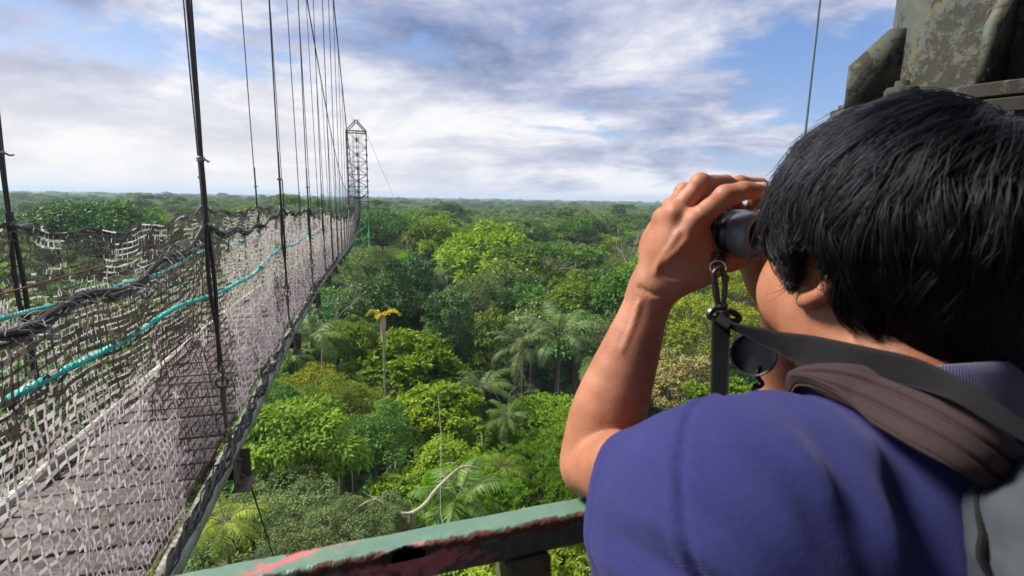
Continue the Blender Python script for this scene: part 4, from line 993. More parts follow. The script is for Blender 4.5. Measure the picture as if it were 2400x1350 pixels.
def column():
    pc = at_dist(2455, 150, 1.42); r = .245; base = pc.copy(); zf = float(at_dist(2120, 222, 1.13)[2]); base[2] = zf
    o = empty('steel_column', (base[0], base[1], zf - .02)); tag(o, 'thick grey-green mildewed steel column with gussets above the head', 'column')
    O = np.array(o.location); view = math.atan2(-base[1], -base[0])
    mb = MB(O); n = 96; th = np.linspace(0, 2 * np.pi, n, endpoint=False); zz = np.linspace(0, 3.2, 40)
    V = np.concatenate([np.stack([base[0] + r * np.cos(th), base[1] + r * np.sin(th), np.full(n, zf + z)], 1) for z in zz]); m = len(zz)
    mb.add(V, [(i * n + j, i * n + (j + 1) % n, (i + 1) * n + (j + 1) % n, (i + 1) * n + j) for i in range(m - 1) for j in range(n)]); mb.build('pipe', m_col, o)
    for z0, z1, nm in ((-.022, 0, 'flange'), (-.046, -.0245, 'flange')):
        mb = MB(O); R1 = r + .098; mb.lathe(base + [0, 0, z0], (0, 0, 1), [(0, .01), (0, R1 - .002), (.002, R1), (z1 - z0 - .002, R1), (z1 - z0, R1 - .002), (z1 - z0, .01)], 96); mb.build(nm, m_col, o)
    # the column stands on a heavy cross beam that runs off to the right
    mb = MB(O); bm = base + rdir * .95; mb.box(bm + [0, 0, -.047 - .09], (2.3, .30, .18), rdir, rnor, bev=.004); mb.build('cross_beam', m_col, o, False)
    mb = MB(O); q = base + rdir * 1.9; q[2] = (zf - .23 + FLOOR) / 2; mb.tube([[q[0], q[1], zf - .228], [q[0], q[1], FLOOR]], r, 48); mb.build('lower_column', m_col, o)
    for k_ in range(8):
        a = view - math.radians(102) + math.radians(45) * k_; d = np.array([math.cos(a), math.sin(a), 0]); t = np.array([-d[1], d[0], 0]); b = base + d * (r - .004)
        g = MB(O); h = .150; wd = .092; poly = [b + [0, 0, .002], b + d * wd + [0, 0, .002], b + d * wd + [0, 0, h * .58], b + d * wd * .34 + [0, 0, h], b + [0, 0, h]]
        g.prism(poly, t, .014); g.build('gusset', m_col, o, False)
        a2 = a + math.radians(22.5); q = base + np.array([math.cos(a2), math.sin(a2), 0]) * (r + .07)
        g = MB(O); g.lathe(q, (0, 0, 1), [(0.001, .026), (.003, .028), (.016, .028), (.019, .024), (.019, .013), (.03, .012), (.031, .0)], 6); g.build('nut', m_col, o, False)
column()
def loose(name, pts, r, mat, label, cat):
    pts = np.asarray(pts, float); mb = MB(pts[-1]); mb.tube(pts, r, 8); o = mb.build(name, mat); tag(o, label, cat)
m_bluecab = plain('blue_grey_cable', (.16, .22, .30), .5, .3, 30, .3)
a = at_dist(1888, 305, 2.3); loose('steel_cable', [a + [0, 0, 9], a, a - [0, 0, 3.5]], .0048, m_bluecab, 'thin blue-grey steel cable hanging straight down behind the head', 'cable')
a = at_dist(1027, 925, 29); b = at_dist(1032, 1200, 16); c_ = at_dist(1062, 1340, 11)
loose('guy_cable', [a, (a + b) / 2 + [0.1, 0, .1], b, c_, c_ + (c_ - b) * .4], .012, m_galv, 'thin pale cable strung in front of the trees above the middle of the railing', 'cable')

# added planks overhead and behind the camera, unseen, keeping light off the figure
sh_ = empty('shade_shelter', CAM + np.array([.6, -1.4, -1.5])); tag(sh_, 'plank cover and rear screen added out of view to shade the figure', 'shelter'); SO = np.array(sh_.location)
SC = CAM + rnor * -.95 + rdir * .3
mb = MB(SO)
for i in range(13): mb.box(SC + rnor * (-.95 + i * .16) + [0, 0, 1.0 + .02 * (i % 2)], (3.6, .155, .022), rdir, rnor)
mb.build('shade_roof', m_plank, sh_, False)
mb = MB(SO)
for i in range(20): mb.box(SC + rnor * -.9 + rdir * (-1.6 + i * .165) + [0, 0, -.30], (.158, .022, 2.5), rdir, rnor)
mb.build('shade_wall', m_plank, sh_, False)
for x in (-1.65, 1.65):
    mb = MB(SO); mb.box(SC + rnor * .98 + rdir * x + [0, 0, -.27], (.07, .07, 2.5), rdir, rnor, bev=.004); mb.build('post', m_plank, sh_, False)
# ================================================================ implicit surfaces for the figure
class Field:
    def __init__(s, lo, hi, h):
        s.lo = np.array(lo, float); s.h = h; s.n = np.ceil((np.array(hi) - s.lo) / h).astype(int) + 1; s.D = np.full(s.n, .06, np.float32)
    def _sl(s, lo, hi):
        a = np.clip(np.floor((lo - s.lo) / s.h).astype(int), 0, s.n - 1); b = np.clip(np.ceil((hi - s.lo) / s.h).astype(int) + 1, 1, s.n)
        if (b <= a).any(): return None, None
        g = [(s.lo[i] + s.h * np.arange(a[i], b[i])).astype(np.float32) for i in range(3)]
        return tuple(slice(a[i], b[i]) for i in range(3)), np.meshgrid(*g, indexing='ij', sparse=True)
    def op(s, fn, lo, hi, k=.01, mode='add'):
        m = .012 + k; sl, g = s._sl(np.asarray(lo) - m, np.asarray(hi) + m)
        if sl is None: return
        d = fn(*g); a = s.D[sl]
        if mode == 'add': h = np.maximum(k - np.abs(a - d), 0) / max(k, 1e-6); s.D[sl] = np.minimum(a, d) - h * h * k * .25
        elif mode == 'sub': h = np.maximum(k - np.abs(a + d), 0) / max(k, 1e-6); s.D[sl] = np.maximum(a, -d) + h * h * k * .25
        elif mode == 'int': s.D[sl] = np.maximum(a, d)
        elif mode == 'off': s.D[sl] = a + d
    def cone(s, a, b, ra, rb, k=.01, mode='add', flat=None):
        a = np.asarray(a, float); b = np.asarray(b, float); ab = b - a; L2 = float(ab @ ab) + 1e-12
        fa = None
        if flat is not None: fa = unit(np.asarray(flat[0], float)); fs = flat[1]
        def fn(x, y, z):
            X, Y, Z = x - a[0], y - a[1], z - a[2]; t = np.clip((X * ab[0] + Y * ab[1] + Z * ab[2]) / L2, 0, 1)
            X = X - t * ab[0]; Y = Y - t * ab[1]; Z = Z - t * ab[2]; q = X * X + Y * Y + Z * Z
            if fa is not None: w = X * fa[0] + Y * fa[1] + Z * fa[2]; q = q + (fs * fs - 1) * w * w
            return np.sqrt(q) - (ra + (rb - ra) * t)
        r = max(ra, rb); s.op(fn, np.minimum(a, b) - r, np.maximum(a, b) + r, k, mode)
    def chain(s, pts, rad, k=.01, **kw):
        for i in range(len(pts) - 1): s.cone(pts[i], pts[i + 1], rad[i], rad[i + 1], k, **kw)
    def limb(s, pts, rad, k=.01, n=14, **kw):
        P_ = catmull(pts, n); R_ = catmull(np.array(rad)[:, None] * np.ones(3), n)[:, 0]; s.chain(P_, R_, k, **kw)
    def ell(s, c, r, k=.01, ax=None, mode='add'):
        c = np.asarray(c, float); ax = np.eye(3) if ax is None else np.asarray(ax); r = np.asarray(r, float)
        def fn(x, y, z):
            X, Y, Z = x - c[0], y - c[1], z - c[2]; q = 0; q2 = 0
            for i in range(3): w = (X * ax[i][0] + Y * ax[i][1] + Z * ax[i][2]) / r[i]; q = q + w * w; q2 = q2 + (w / r[i]) ** 2
            q = np.sqrt(q); return q * (q - 1) / np.maximum(np.sqrt(q2), 1e-6)
        R = r.max(); s.op(fn, c - R, c + R, k, mode)
    def rbox(s, c, half, r, ax, k=.01, mode='add'):
        c = np.asarray(c, float)
        def fn(x, y, z):
            X, Y, Z = x - c[0], y - c[1], z - c[2]; o = 0; mx = None
            for i in range(3):
                w = np.abs(X * ax[i][0] + Y * ax[i][1] + Z * ax[i][2]) - half[i] + r; o = o + np.maximum(w, 0) ** 2; mx = w if mx is None else np.maximum(mx, w)
            return np.sqrt(o) + np.minimum(mx, 0) - r
        R = float(np.linalg.norm(half)); s.op(fn, c - R, c + R, k, mode)
    def value(s, p):
        q = (np.asarray(p) - s.lo) / s.h; q = np.clip(q, 0, s.n - 1.001); i = q.astype(int); f = q - i; r = 0
        for dx in (0, 1):
            for dy in (0, 1):
                for dz in (0, 1):
                    w = (f[:, 0] if dx else 1 - f[:, 0]) * (f[:, 1] if dy else 1 - f[:, 1]) * (f[:, 2] if dz else 1 - f[:, 2]); r = r + w * s.D[i[:, 0] + dx, i[:, 1] + dy, i[:, 2] + dz]
        return r
    def grad(s, p, e=.004):
        g = np.stack([s.value(p + d) - s.value(p - d) for d in np.eye(3) * e], 1); return unit(g)
    def push(s, p, dist, it=4):
        p = np.array(p, float)
        for _ in range(it): v = s.value(p); p += s.grad(p) * np.maximum(dist - v, 0)[:, None]
        return p
    def mesh(s):
        D = s.D; D[0] = np.maximum(D[0], .001); D[-1] = np.maximum(D[-1], .001); D[:, 0] = np.maximum(D[:, 0], .001); D[:, -1] = np.maximum(D[:, -1], .001); D[:, :, 0] = np.maximum(D[:, :, 0], .001); D[:, :, -1] = np.maximum(D[:, :, -1], .001)
        I = D < 0; cn = np.array(D.shape) - 1; keys = []; poss = []; quads = []
        for ax in range(3):
            A = I.take(range(D.shape[ax] - 1), ax); Bn = I.take(range(1, D.shape[ax]), ax); X = np.argwhere(A != Bn); Y = X.copy(); Y[:, ax] += 1
            d0 = D[tuple(X.T)]; d1 = D[tuple(Y.T)]; p = X.astype(float); p[:, ax] += d0 / (d0 - d1); o1, o2 = [(1, 2), (2, 0), (0, 1)][ax]; cs = []
            for a, b in ((-1, -1), (0, -1), (0, 0), (-1, 0)):
                c = X.copy(); c[:, o1] += a; c[:, o2] += b; kk = (c[:, 0] * cn[1] + c[:, 1]) * cn[2] + c[:, 2]; cs.append(kk); keys.append(kk); poss.append(p)
            q = np.stack(cs, 1); fl = d0 > 0; q[fl] = q[fl][:, ::-1]; quads.append(q)
        keys = np.concatenate(keys); poss = np.concatenate(poss); uq, inv = np.unique(keys, return_inverse=True); cnt = np.bincount(inv)
        V = np.stack([np.bincount(inv, poss[:, i]) / cnt for i in range(3)], 1); Q = np.searchsorted(uq, np.concatenate(quads)); return V * s.h + s.lo, Q
def relax(V, Q, it=2, lam=.5):
    e = np.concatenate([Q[:, [0, 1]], Q[:, [1, 2]], Q[:, [2, 3]], Q[:, [3, 0]]]); n = len(V)
    deg = np.bincount(e.ravel(), minlength=n)[:, None]
    for i in range(it * 2):
        l = lam if i % 2 == 0 else -lam * 1.02
        S = np.stack([np.bincount(e[:, 0], V[e[:, 1], j], n) + np.bincount(e[:, 1], V[e[:, 0], j], n) for j in range(3)], 1); V = V + l * (S / np.maximum(deg, 1) - V)
    return V
E_ = lambda x, y, zc: ray(x, y) * zc                        # eye frame
PBASE = np.array([.40, .22, -1.5])                           # where the person stands
person = empty('person', CAM + PBASE)
tag(person, 'person in a blue polo shirt leaning an elbow on the railing and looking through binoculars', 'person')
def fobj(name, fld, mat, parent=None, it=2, base=PBASE, post=None):
    V, Q = fld.mesh(); V = relax(V, Q, it)
    if post: V = post(V)
    return obj(name, mesh_data(name, V - base, Q, True), mat, parent if parent is not None else person)

# head frame
hb = math.radians(-20); hg = np.array([math.sin(hb), math.cos(hb), 0]); hl = np.array([-hg[1], hg[0], 0]); hu = np.array([0, 0, 1.0])
tl = math.radians(-4); hg, hu = hg * math.cos(tl) + hu * math.sin(tl), hu * math.cos(tl) - hg * math.sin(tl)
HC = np.array([.3205, .438, -.040]); HA = np.stack([hg, hl, hu])
Hd = lambda f, l, u: HC + hg * f + hl * l + hu * u
# arms
EL = np.array([.095, .563, -.306]); SL = np.array([.170, .345, -.212]); WR = E_(1531, 672, .585)
body = Field((-.03, .02, -.62), (.66, .84, .14), .0024)
body.ell(Hd(0, 0, .016), (.094, .074, .083), .01, HA)
body.ell(Hd(.040, 0, -.035), (.053, .058, .070), .03, HA)
body.ell(Hd(.060, 0, -.082), (.030, .036, .026), .03, HA)
for sg in (1, -1):
    body.ell(Hd(.056, sg * .047, -.040), (.032, .023, .034), .02, HA)
    body.ell(Hd(.018, sg * .056, -.068), (.026, .016, .032), .025, HA)
    body.ell(Hd(.082, sg * .032, .014), (.016, .024, .010), .012, HA)
    body.ell(Hd(.094, sg * .033, -.002), (.016, .015, .011), .006, HA, 'sub'); body.ell(Hd(.082, sg * .033, -.002), (.012, .012, .012), .002, HA)
body.chain([Hd(.094, 0, .008), Hd(.112, 0, -.030)], [.009, .012], .008)
for sg in (1, -1): body.ell(Hd(.104, sg * .011, -.034), (.010, .008, .007), .006, HA)
body.ell(Hd(.094, 0, -.058), (.010, .024, .006), .006, HA); body.ell(Hd(.092, 0, -.070), (.010, .020, .007), .004, HA)
# ears: seen from behind, a curved rim running down to the lobe
def hp_(x, y, l):                                            # picture ray met with the sagittal plane at l, head frame
    d = ray(x, y); t = ((HC @ hl) + l) / (d @ hl); q = d * t - HC; return np.array([q @ hg, l, q @ hu])
rim = [hp_(1925, 634, .072), hp_(1942, 636, .080), hp_(1952, 652, .084), hp_(1943, 674, .085), hp_(1924, 691, .084), hp_(1902, 702, .081), hp_(1884, 705, .077)]
rr_ = [.0045, .0055, .0062, .0062, .0058, .0060, .0064]
for sg in (1, -1):
    pts = [Hd(q[0], sg * q[1], q[2]) for q in rim]; body.limb(pts, rr_, .002, 16)
    att = [Hd(q[0] + .002, sg * .068, q[2] + .002) for q in rim]
    for i in range(1, 6): body.cone(pts[i], att[i], .0030, .0045, .004)
    body.ell(Hd(rim[3][0] + .010, sg * .078, rim[3][2] + .012), (.009, .008, .012), .004, HA, 'sub')
# neck and shoulders
NB = np.array([.312, .392, -.155])
body.chain([Hd(-.012, 0, -.035), Hd(-.030, 0.005, -.08), NB], [.058, .054, .060], .03)
body.cone(Hd(.02, .030, -.08), Hd(.005, .02, -.19), .020, .020, .03); body.cone(Hd(.02, -.030, -.08), Hd(.005, -.02, -.19), .020, .020, .03)
SR = NB + np.array([.125, .085, -.05])
body.cone(NB + [0, 0, -.035], SL + (NB - SL) * .35 + [0, 0, -.014], .042, .040, .045); body.cone(NB + [0, 0, -.035], SR + (NB - SR) * .35, .045, .042, .05)
PEL = np.array([.405, .235, -.62])
body.chain([NB - [0, 0, .07], (NB + PEL) / 2, PEL], [.068, .090, .10], .04, flat=(hg, 1.15))
# left arm: outline read off the picture
def arm(S, E, W):
    body.limb([S, S + (E - S) * .5, E + (S - E) * .12, E], [.050, .043, .035, .0325], .006)
    body.limb([E + [0, 0, -.006], E + (W - E) * .14, E + (W - E) * .34, E + (W - E) * .62, E + (W - E) * .85, W], [.033, .0385, .0405, .0325, .0250, .0235], .006)
arm(SL, EL, WR)
WR_ = WR
# left hand
MI, MM, MRr, MP = E_(1630, 517, .548), E_(1582, 500, .560), E_(1557, 512, .580), E_(1546, 540, .600)
PI_, PM, PR, PP = E_(1698, 462, .522), E_(1641, 432, .556), E_(1603, 452, .588), E_(1572, 484, .612)
DI, DM, DR, DP = E_(1742, 447, .519), E_(1700, 430, .578), E_(1650, 452, .612), E_(1612, 486, .634)
TI, TM, TR, TP = E_(1778, 447, .520), E_(1728, 446, .588), E_(1680, 470, .622), E_(1640, 500, .642)
for m, r in ((MI, .0150), (MM, .0140), (MRr, .0140), (MP, .0150)): body.cone(WR + (m - WR) * .06, m, .0185, r * .93, .007)
body.cone(WR + (MI - WR) * .5, MP + (WR - MP) * .3, .017, .017, .02)
for m in (MI, MM, MRr): body.ell(m - unit(m) * .0065, (.0100, .0100, .0100), .008)
for m in (MI, MM, MRr, MP): body.cone(m - unit(m) * .0125, WR + (m - WR) * .25 - unit(WR) * .0165, .0028, .0022, .009)
for a, b, c_, d_, r in ((MI, PI_, DI, TI, .0108), (MM, PM, DM, TM, .0106), (MRr, PR, DR, TR, .0100), (MP, PP, DP, TP, .0088)):
    body.chain([a, (a + b) / 2, b], [r * 1.16, r * .98, r * .98], .003); body.chain([b, (b + c_) / 2, c_], [r * 1.0, r * .92, r * .90], .002); body.chain([c_, d_], [r * .90, r * .76], .002)
    body.ell(b + unit(b - (a + c_) / 2) * .002, (r * 1.04,) * 3, .004)
# thenar web between index and thumb, and the thumb under the barrel
TB, T1, T2, T3 = E_(1600, 628, .577), E_(1654, 618, .564), E_(1714, 610, .562), E_(1756, 600, .568)
body.chain([WR, TB, T1], [.019, .0205, .0145], .02); body.chain([T1, T2, T3], [.0125, .0115, .0092], .005)
body.chain([E_(1596, 580, .570), E_(1634, 562, .564)], [.019, .013], .02); body.cone(MI + (WR - MI) * .25, T1, .0125, .012, .02)
body.cone(E_(1575, 655, .575), E_(1640, 640, .565), .017, .013, .015)
# ulnar bump and wrist creases
body.ell(E_(1560, 650, .572), (.008, .008, .008), .008)
# crease where the forearm folds against the upper arm
c0, c1 = E_(1395, 1065, .552), E_(1515, 1008, .535)
body.cone(c0, c1, .0035, .0045, .010, mode='sub')
# veins and tendon ridges, wrist crease: laid along the skin as the camera-side surface runs
def on_skin(x, y, t0=.40, t1=.72):
    d = ray(x, y); ts = np.arange(t0, t1, .0008); v = body.value(d[None] * ts[:, None]); i = int(np.argmax(v < 0)); return d * ts[i]
for path, r in ((((1538, 640), (1550, 610), (1575, 575), (1590, 545)), .0020), (((1560, 612), (1585, 590), (1612, 560)), .0017), (((1500, 705), (1482, 765), (1458, 825)), .0013)):
    q = np.array([on_skin(*p) for p in path]); q = catmull(q + unit(q) * .0010, 10); body.chain(q, np.linspace(r, r * .7, 10), .005)
for path in (((1552, 632), (1568, 646), (1590, 650)), ((1497, 672), (1530, 690), (1572, 688))):
    q = catmull(np.array([on_skin(*p) for p in path]), 8); body.chain(q, [.0010] * 8, .004, mode='sub')
# right arm and hand, mirrored about the binocular axis
bb = math.radians(-34); bg_ = np.array([math.sin(bb), math.cos(bb), -.03]); bg_ = unit(bg_); br = unit(np.cross(bg_, [0, 0, 1.0])); bu = np.cross(br, bg_)
EC = E_(1772, 551, .535)                                     # centre of the left eyecup rim
IPD = .060; BC = EC + br * IPD / 2
def mir(p): w = (p - BC) @ br; return p - 2 * w * br
ER = onz(1872, 1085, EYE - .306) - CAM; WRr = E_(1834, 705, .625)
body.chain([SR, ER + (SR - ER) * .10, ER], [.050, .037, .032], .02); body.chain([ER, ER + (WRr - ER) * .3, ER + (WRr - ER) * .6, WRr], [.034, .038, .031, .024], .014)
for m, r in ((MI, .015), (MM, .014), (MRr, .014), (MP, .014)): body.cone(WRr, mir(m), .019, r, .012)
for a, b, c_, d_, r in ((MI, PI_, DI, TI, .0105), (MM, PM, DM, TM, .0105), (MRr, PR, DR, TR, .0098), (MP, PP, DP, TP, .0088)):
    body.chain([mir(a), mir(b), mir(c_), mir(d_)], [r * 1.1, r, r * .93, r * .8], .004)
body.chain([WRr, (WRr + mir(T1)) / 2, mir(T1)], [.019, .020, .014], .02); body.chain([mir(T1), mir(T2), mir(T3)], [.0125, .0115, .009], .005); body.cone(mir(MI) * .75 + WRr * .25, mir(T1), .0125, .012, .02)

m_skin, k = mat_new('skin'); c = coords(k); n1 = k.noise(c, 14, 5, .6); n2 = k.noise(c, 90, 6, .65); vo = k.node('ShaderNodeTexVoronoi', feature='DISTANCE_TO_EDGE'); vo.inputs['Scale'].default_value = 420; k.set(vo.inputs['Vector'], c)
wr = k.noise(k.vmath('MULTIPLY', c, (1, 1, 3)), 120, 4, .6, 1.0)
cc = k.mix(k.maprange(n1, .35, .65), (.27, .103, .053), (.41, .178, .102)); cc = k.mix(k.maprange(n2, .55, .72, 0, .35), cc, (.34, .09, .045))
principled(k, Base_Color=cc, Roughness=k.maprange(n2, .3, .7, .48, .62), Subsurface_Weight=.18, Subsurface_Radius=(1.0, .35, .2), Subsurface_Scale=.008, Specular_IOR_Level=.4,
           Normal=k.bump(k.math('ADD', k.math('MULTIPLY', k.maprange(vo.outputs[0], 0, .3), .30), k.math('ADD', k.math('MULTIPLY', wr, .5), k.math('MULTIPLY', n2, .5))), .35, .0012))
ob = fobj('body', body, m_skin, it=2)
me_ = ob.data; co = np.empty(len(me_.vertices) * 3, np.float32); me_.vertices.foreach_get('co', co); co = co.reshape(-1, 3) + PBASE; kt = np.zeros(len(co), np.float32); km = np.zeros(len(co), np.float32)
for a, b, c_, r in ((MI, PI_, DI, .011), (MM, PM, DM, .011), (MRr, PR, DR, .010), (MP, PP, DP, .009), (PI_, DI, TI, .009), (PM, DM, TM, .009), (PR, DR, TR, .009)):
    for f_ in (lambda p: p, mir):
        A_, B_, C_ = f_(a), f_(b), f_(c_); ax = unit(unit(B_ - A_) + unit(C_ - B_)); dd = np.linalg.norm(co - B_, axis=1); w_ = np.exp(-(dd / (r * .95)) ** 4); sel = w_ > km; km[sel] = w_[sel]; kt[sel] = ((co - B_) @ ax)[sel]
for nm, ar in (('joint_along', kt), ('joint_mask', km)): at = me_.attributes.new(nm, 'FLOAT', 'POINT'); at.data.foreach_set('value', ar)
k = NT(m_skin.node_tree); b = [n for n in k.n if n.bl_idname == 'ShaderNodeBsdfPrincipled'][0]; jt = k.node('ShaderNodeAttribute', attribute_name='joint_along').outputs['Fac']; jm = k.node('ShaderNodeAttribute', attribute_name='joint_mask').outputs['Fac']
wob = k.noise(coords(k), 160, 3, .6); ph = k.math('ADD', k.math('MULTIPLY', jt, 1500), k.math('MULTIPLY', wob, 3.0)); ln_ = k.math('POWER', k.math('ABSOLUTE', k.math('SINE', ph)), .5)
fold = k.math('MULTIPLY', k.math('SUBTRACT', 1.0, ln_), jm)
src = b.inputs['Base Color'].links[0].from_socket; c1_ = k.mix(k.math('MULTIPLY', jm, .30), src, (.42, .11, .065)); k.set(b.inputs['Base Color'], k.mix(k.math('MULTIPLY', fold, .8), c1_, (.16, .05, .03)))
bn = b.inputs['Normal'].links[0].from_node; b2 = k.node('ShaderNodeBump'); b2.inputs['Strength'].default_value = .6; b2.inputs['Distance'].default_value = .0012; k.set(b2.inputs['Height'], k.math('MULTIPLY', fold, -1.0)); k.set(b2.inputs['Normal'], bn.outputs[0]); k.set(b.inputs['Normal'], b2.outputs[0])
# finger nail of the index
m_nail = plain('fingernail', (.62, .38, .30), .3, 0, 30, .1, .1)
vw = unit(-TI); na = unit(TI - DI); nn = unit(vw * .5 + np.array([0, 0, 1.0])); nn = unit(nn - na * (nn @ na)); ns = np.cross(na, nn); mb = MB(PBASE)
V = [TI + na * (.0045 - .010 * (i / 6)) + ns * .0062 * math.sin(j) + nn * (.0080 * math.cos(j) + .0008) for i in range(7) for j in np.linspace(-1.0, 1.0, 7)]
mb.add(V, [(i * 7 + j, i * 7 + j + 1, i * 7 + j + 8, i * 7 + j + 7) for i in range(6) for j in range(6)]); mb.build('fingernail', m_nail, person)

# ---------------------------------------------------------------- polo shirt
shirt = Field((.0, -.06, -.80), (.78, .70, -.05), .0034)
up = np.array([0, 0, 1.0])
shirt.chain([NB - [0, 0, .056], (NB * .6 + PEL * .4), PEL - [0, 0, .05]], [.092, .110, .125], .05, flat=(hg, 1.12))
for S, Eb in ((SL, EL), (SR, ER)):
    shirt.cone(NB + [0, 0, -.052], S + (NB - S) * .25 + [0, 0, -.018], .047, .046, .045)
    a = unit(Eb - S); hem = S + (Eb - S) * .50
    dn = np.array([0, 0, -1.0]); dn = dn - a * (dn @ a)
    shirt.limb([S + (NB - S) * .1 + [0, 0, -.004], S + (Eb - S) * .25 + dn * .014, hem + dn * .026 + a * .02], [.060, .054, .048], .04, 8)
    shirt.limb([S + (NB - S) * .2 + dn * .05, S + (Eb - S) * .25 + dn * .06, hem + dn * .080 + a * .02], [.058, .050, .044], .05, 8)
    shirt.cone(S + (NB - S) * .5 + [0, 0, -.09] + hg * .02, S + (NB - S) * .4 + [0, 0, -.22] - hg * .02, .080, .085, .07)
    # cut the sleeve square and hollow it a little way
    def cut(x, y, z, a=a, hem=hem): return (x - hem[0]) * a[0] + (y - hem[1]) * a[1] + (z - hem[2]) * a[2]
    def sub(x, y, z, a=a, hem=hem, dn=dn):
        t = cut(x, y, z); q = (x - hem[0] - dn[0] * .02) ** 2 + (y - hem[1] - dn[1] * .02) ** 2 + (z - hem[2] - dn[2] * .02) ** 2; return np.maximum(-t, np.sqrt(q) - .14)
    shirt.op(sub, hem - .14, hem + .14, .004, 'sub')
    shirt.cone(hem + dn * .020 - a * .035, hem + dn * .026 + a * .03, .043, .045, .003, 'sub'); shirt.cone(hem + dn * .080 - a * .035, hem + dn * .080 + a * .03, .038, .041, .003, 'sub')
    def hemline(x, y, z, a=a, hem=hem):                    # stitched hem groove
        t = cut(x, y, z); return .0012 * np.exp(-((t + .022) / .0022) ** 2) - .0010 * np.exp(-((t + .010) / .008) ** 2)
    shirt.op(hemline, hem - .12, hem + .12, .0, 'off')
# folds
aL = unit(EL - SL)
def folds(x, y, z):
    s1 = np.sin((x * .6 + z * 1.2 + y * .2) * 62 + 4 * np.sin(x * 14 + y * 9)) ; s2 = np.sin((x * 1.0 - z * .8 + y * .7) * 95 + 3 * np.sin(z * 23))
    d = np.sqrt((x - SL[0]) ** 2 + (y - SL[1]) ** 2 + (z - SL[2]) ** 2)
    return -(.0024 * s1 * np.exp(-(d / .15) ** 2) + .0009 * s2)
AP = SL + np.array([.015, -.02, -.085])                       # creases run out of the armpit over the shoulder blade and sleeve
def creases(x, y, z):
    dx, dy, dz = x - AP[0], y - AP[1], z - AP[2]; r = np.sqrt(dx * dx + dy * dy + dz * dz) + 1e-6
    an = np.arctan2(dz, dx * hg[1] - dy * hg[0] + .0)
    w = np.sin(an * 11 + 2.2 * np.sin(r * 30) + 1.0); w = np.sign(w) * np.abs(w) ** 1.5
    return -.0030 * w * np.exp(-((r - .085) / .05) ** 2)
shirt.op(creases, SL - .25, SL + .25, 0, 'off')
def gathers(x, y, z):                                        # bunched cloth along the top of the shoulder
    t = (x - SL[0]) * (NB - SL)[0] + (y - SL[1]) * (NB - SL)[1]; t = t / ((NB - SL)[:2] @ (NB - SL)[:2]); d = z - (SL[2] + .04)
    return -.0032 * np.sin(t * 24 + 1.5 * np.sin((x + y) * 40)) * np.exp(-(d / .028) ** 2) * np.exp(-((t - .25) / .35) ** 2)
shirt.op(gathers, SL - .25, SL + .25, 0, 'off')
shirt.op(folds, np.array([0, -.1, -.8]), np.array([.8, .7, 0]), 0, 'off')
# armhole seam of the left sleeve
sc_ = SL + (EL - SL) * .04; sn = unit(aL + .45 * unit(SL - NB))
def seam(x, y, z):
    t = (x - sc_[0]) * sn[0] + (y - sc_[1]) * sn[1] + (z - sc_[2]) * sn[2]; d = np.sqrt((x - sc_[0]) ** 2 + (y - sc_[1]) ** 2 + (z - sc_[2]) ** 2)
    return np.where(d < .15, .0030 * np.exp(-(t / .0030) ** 2) - .0022 * np.exp(-((t - .008) / .006) ** 2), 0)
shirt.op(seam, sc_ - .13, sc_ + .13, 0, 'off')
shirt.cone(NB + [0, 0, .10], NB + [0, 0, .02], .064, .064, .01, 'sub')
m_shirt, k = mat_new('blue_jersey'); c = coords(k); w1 = k.node('ShaderNodeTexWave', wave_type='BANDS', bands_direction='DIAGONAL'); w1.inputs['Scale'].default_value = 420; w1.inputs['Distortion'].default_value = 1.5; k.set(w1.inputs['Vector'], c)
n = k.noise(c, 260, 4, .7); n2 = k.noise(c, 9, 5, .6)
cc = k.mix(n, (.014, .015, .075), (.030, .034, .142)); cc = k.mix(k.maprange(n2, .4, .65, 0, .45), cc, (.036, .042, .155))
principled(k, Base_Color=cc, Roughness=.9, Specular_IOR_Level=.15, Sheen_Weight=.15, Sheen_Roughness=.5, Sheen_Tint=(.45, .45, .9, 1), Normal=k.bump(k.math('ADD', k.math('MULTIPLY', w1.outputs[1], .5), n), .45, .0012))
fobj('polo_shirt', shirt, m_shirt, it=1)
# lofted bands: two edge curves, given thickness
def band(name, up_, lo_, thick, mat, parent, base, n=60, m=10, fld=None, off=.004, prof=None, crown_=0.0, skip=0):
    a = catmull(up_, n); b = catmull(lo_, n); t = np.linspace(0, 1, m)[None, :, None]; G_ = a[:, None] * (1 - t) + b[:, None] * t
    du = np.gradient(G_, axis=0); dv = np.gradient(G_, axis=1); N_ = unit(np.cross(du, dv)); fl = (N_ * G_).sum(-1, keepdims=True) > 0; N_ = np.where(fl, -N_, N_)
    if fld is not None:
        for f_ in (fld if isinstance(fld, (list, tuple)) else [fld]):
            Gp = f_.push(G_.reshape(-1, 3), off).reshape(G_.shape); w_ = np.clip((np.arange(n) / n - skip) / .06, 0, 1)[:, None, None] if skip else 1.0; G_ = G_ * (1 - w_) + Gp * w_
    th = np.full((1, m, 1), thick) * (1 + crown_ * np.sin(np.pi * t)); 
    if prof is not None: th = th + np.array([prof(x) for x in np.linspace(0, 1, m)])[None, :, None]
    O_ = G_ + N_ * th; V = np.concatenate([G_.reshape(-1, 3), O_.reshape(-1, 3)]); i, j = np.meshgrid(np.arange(n - 1), np.arange(m - 1), indexing='ij'); q = (i * m + j).ravel()
    F = np.stack([q, q + m, q + m + 1, q + 1], 1); F = [F[:, ::-1], F + n * m]; k_ = n * m
    for r in (0, m - 1): ii = np.arange(n - 1) * m + r; F.append(np.stack([ii, ii + m, ii + m + k_, ii + k_], 1))
    for r in (0, n - 1): jj = r * m + np.arange(m - 1); F.append(np.stack([jj, jj + 1, jj + 1 + k_, jj + k_], 1))
    return obj(name, mesh_data(name, V - base, np.vstack(F), True), mat, parent)
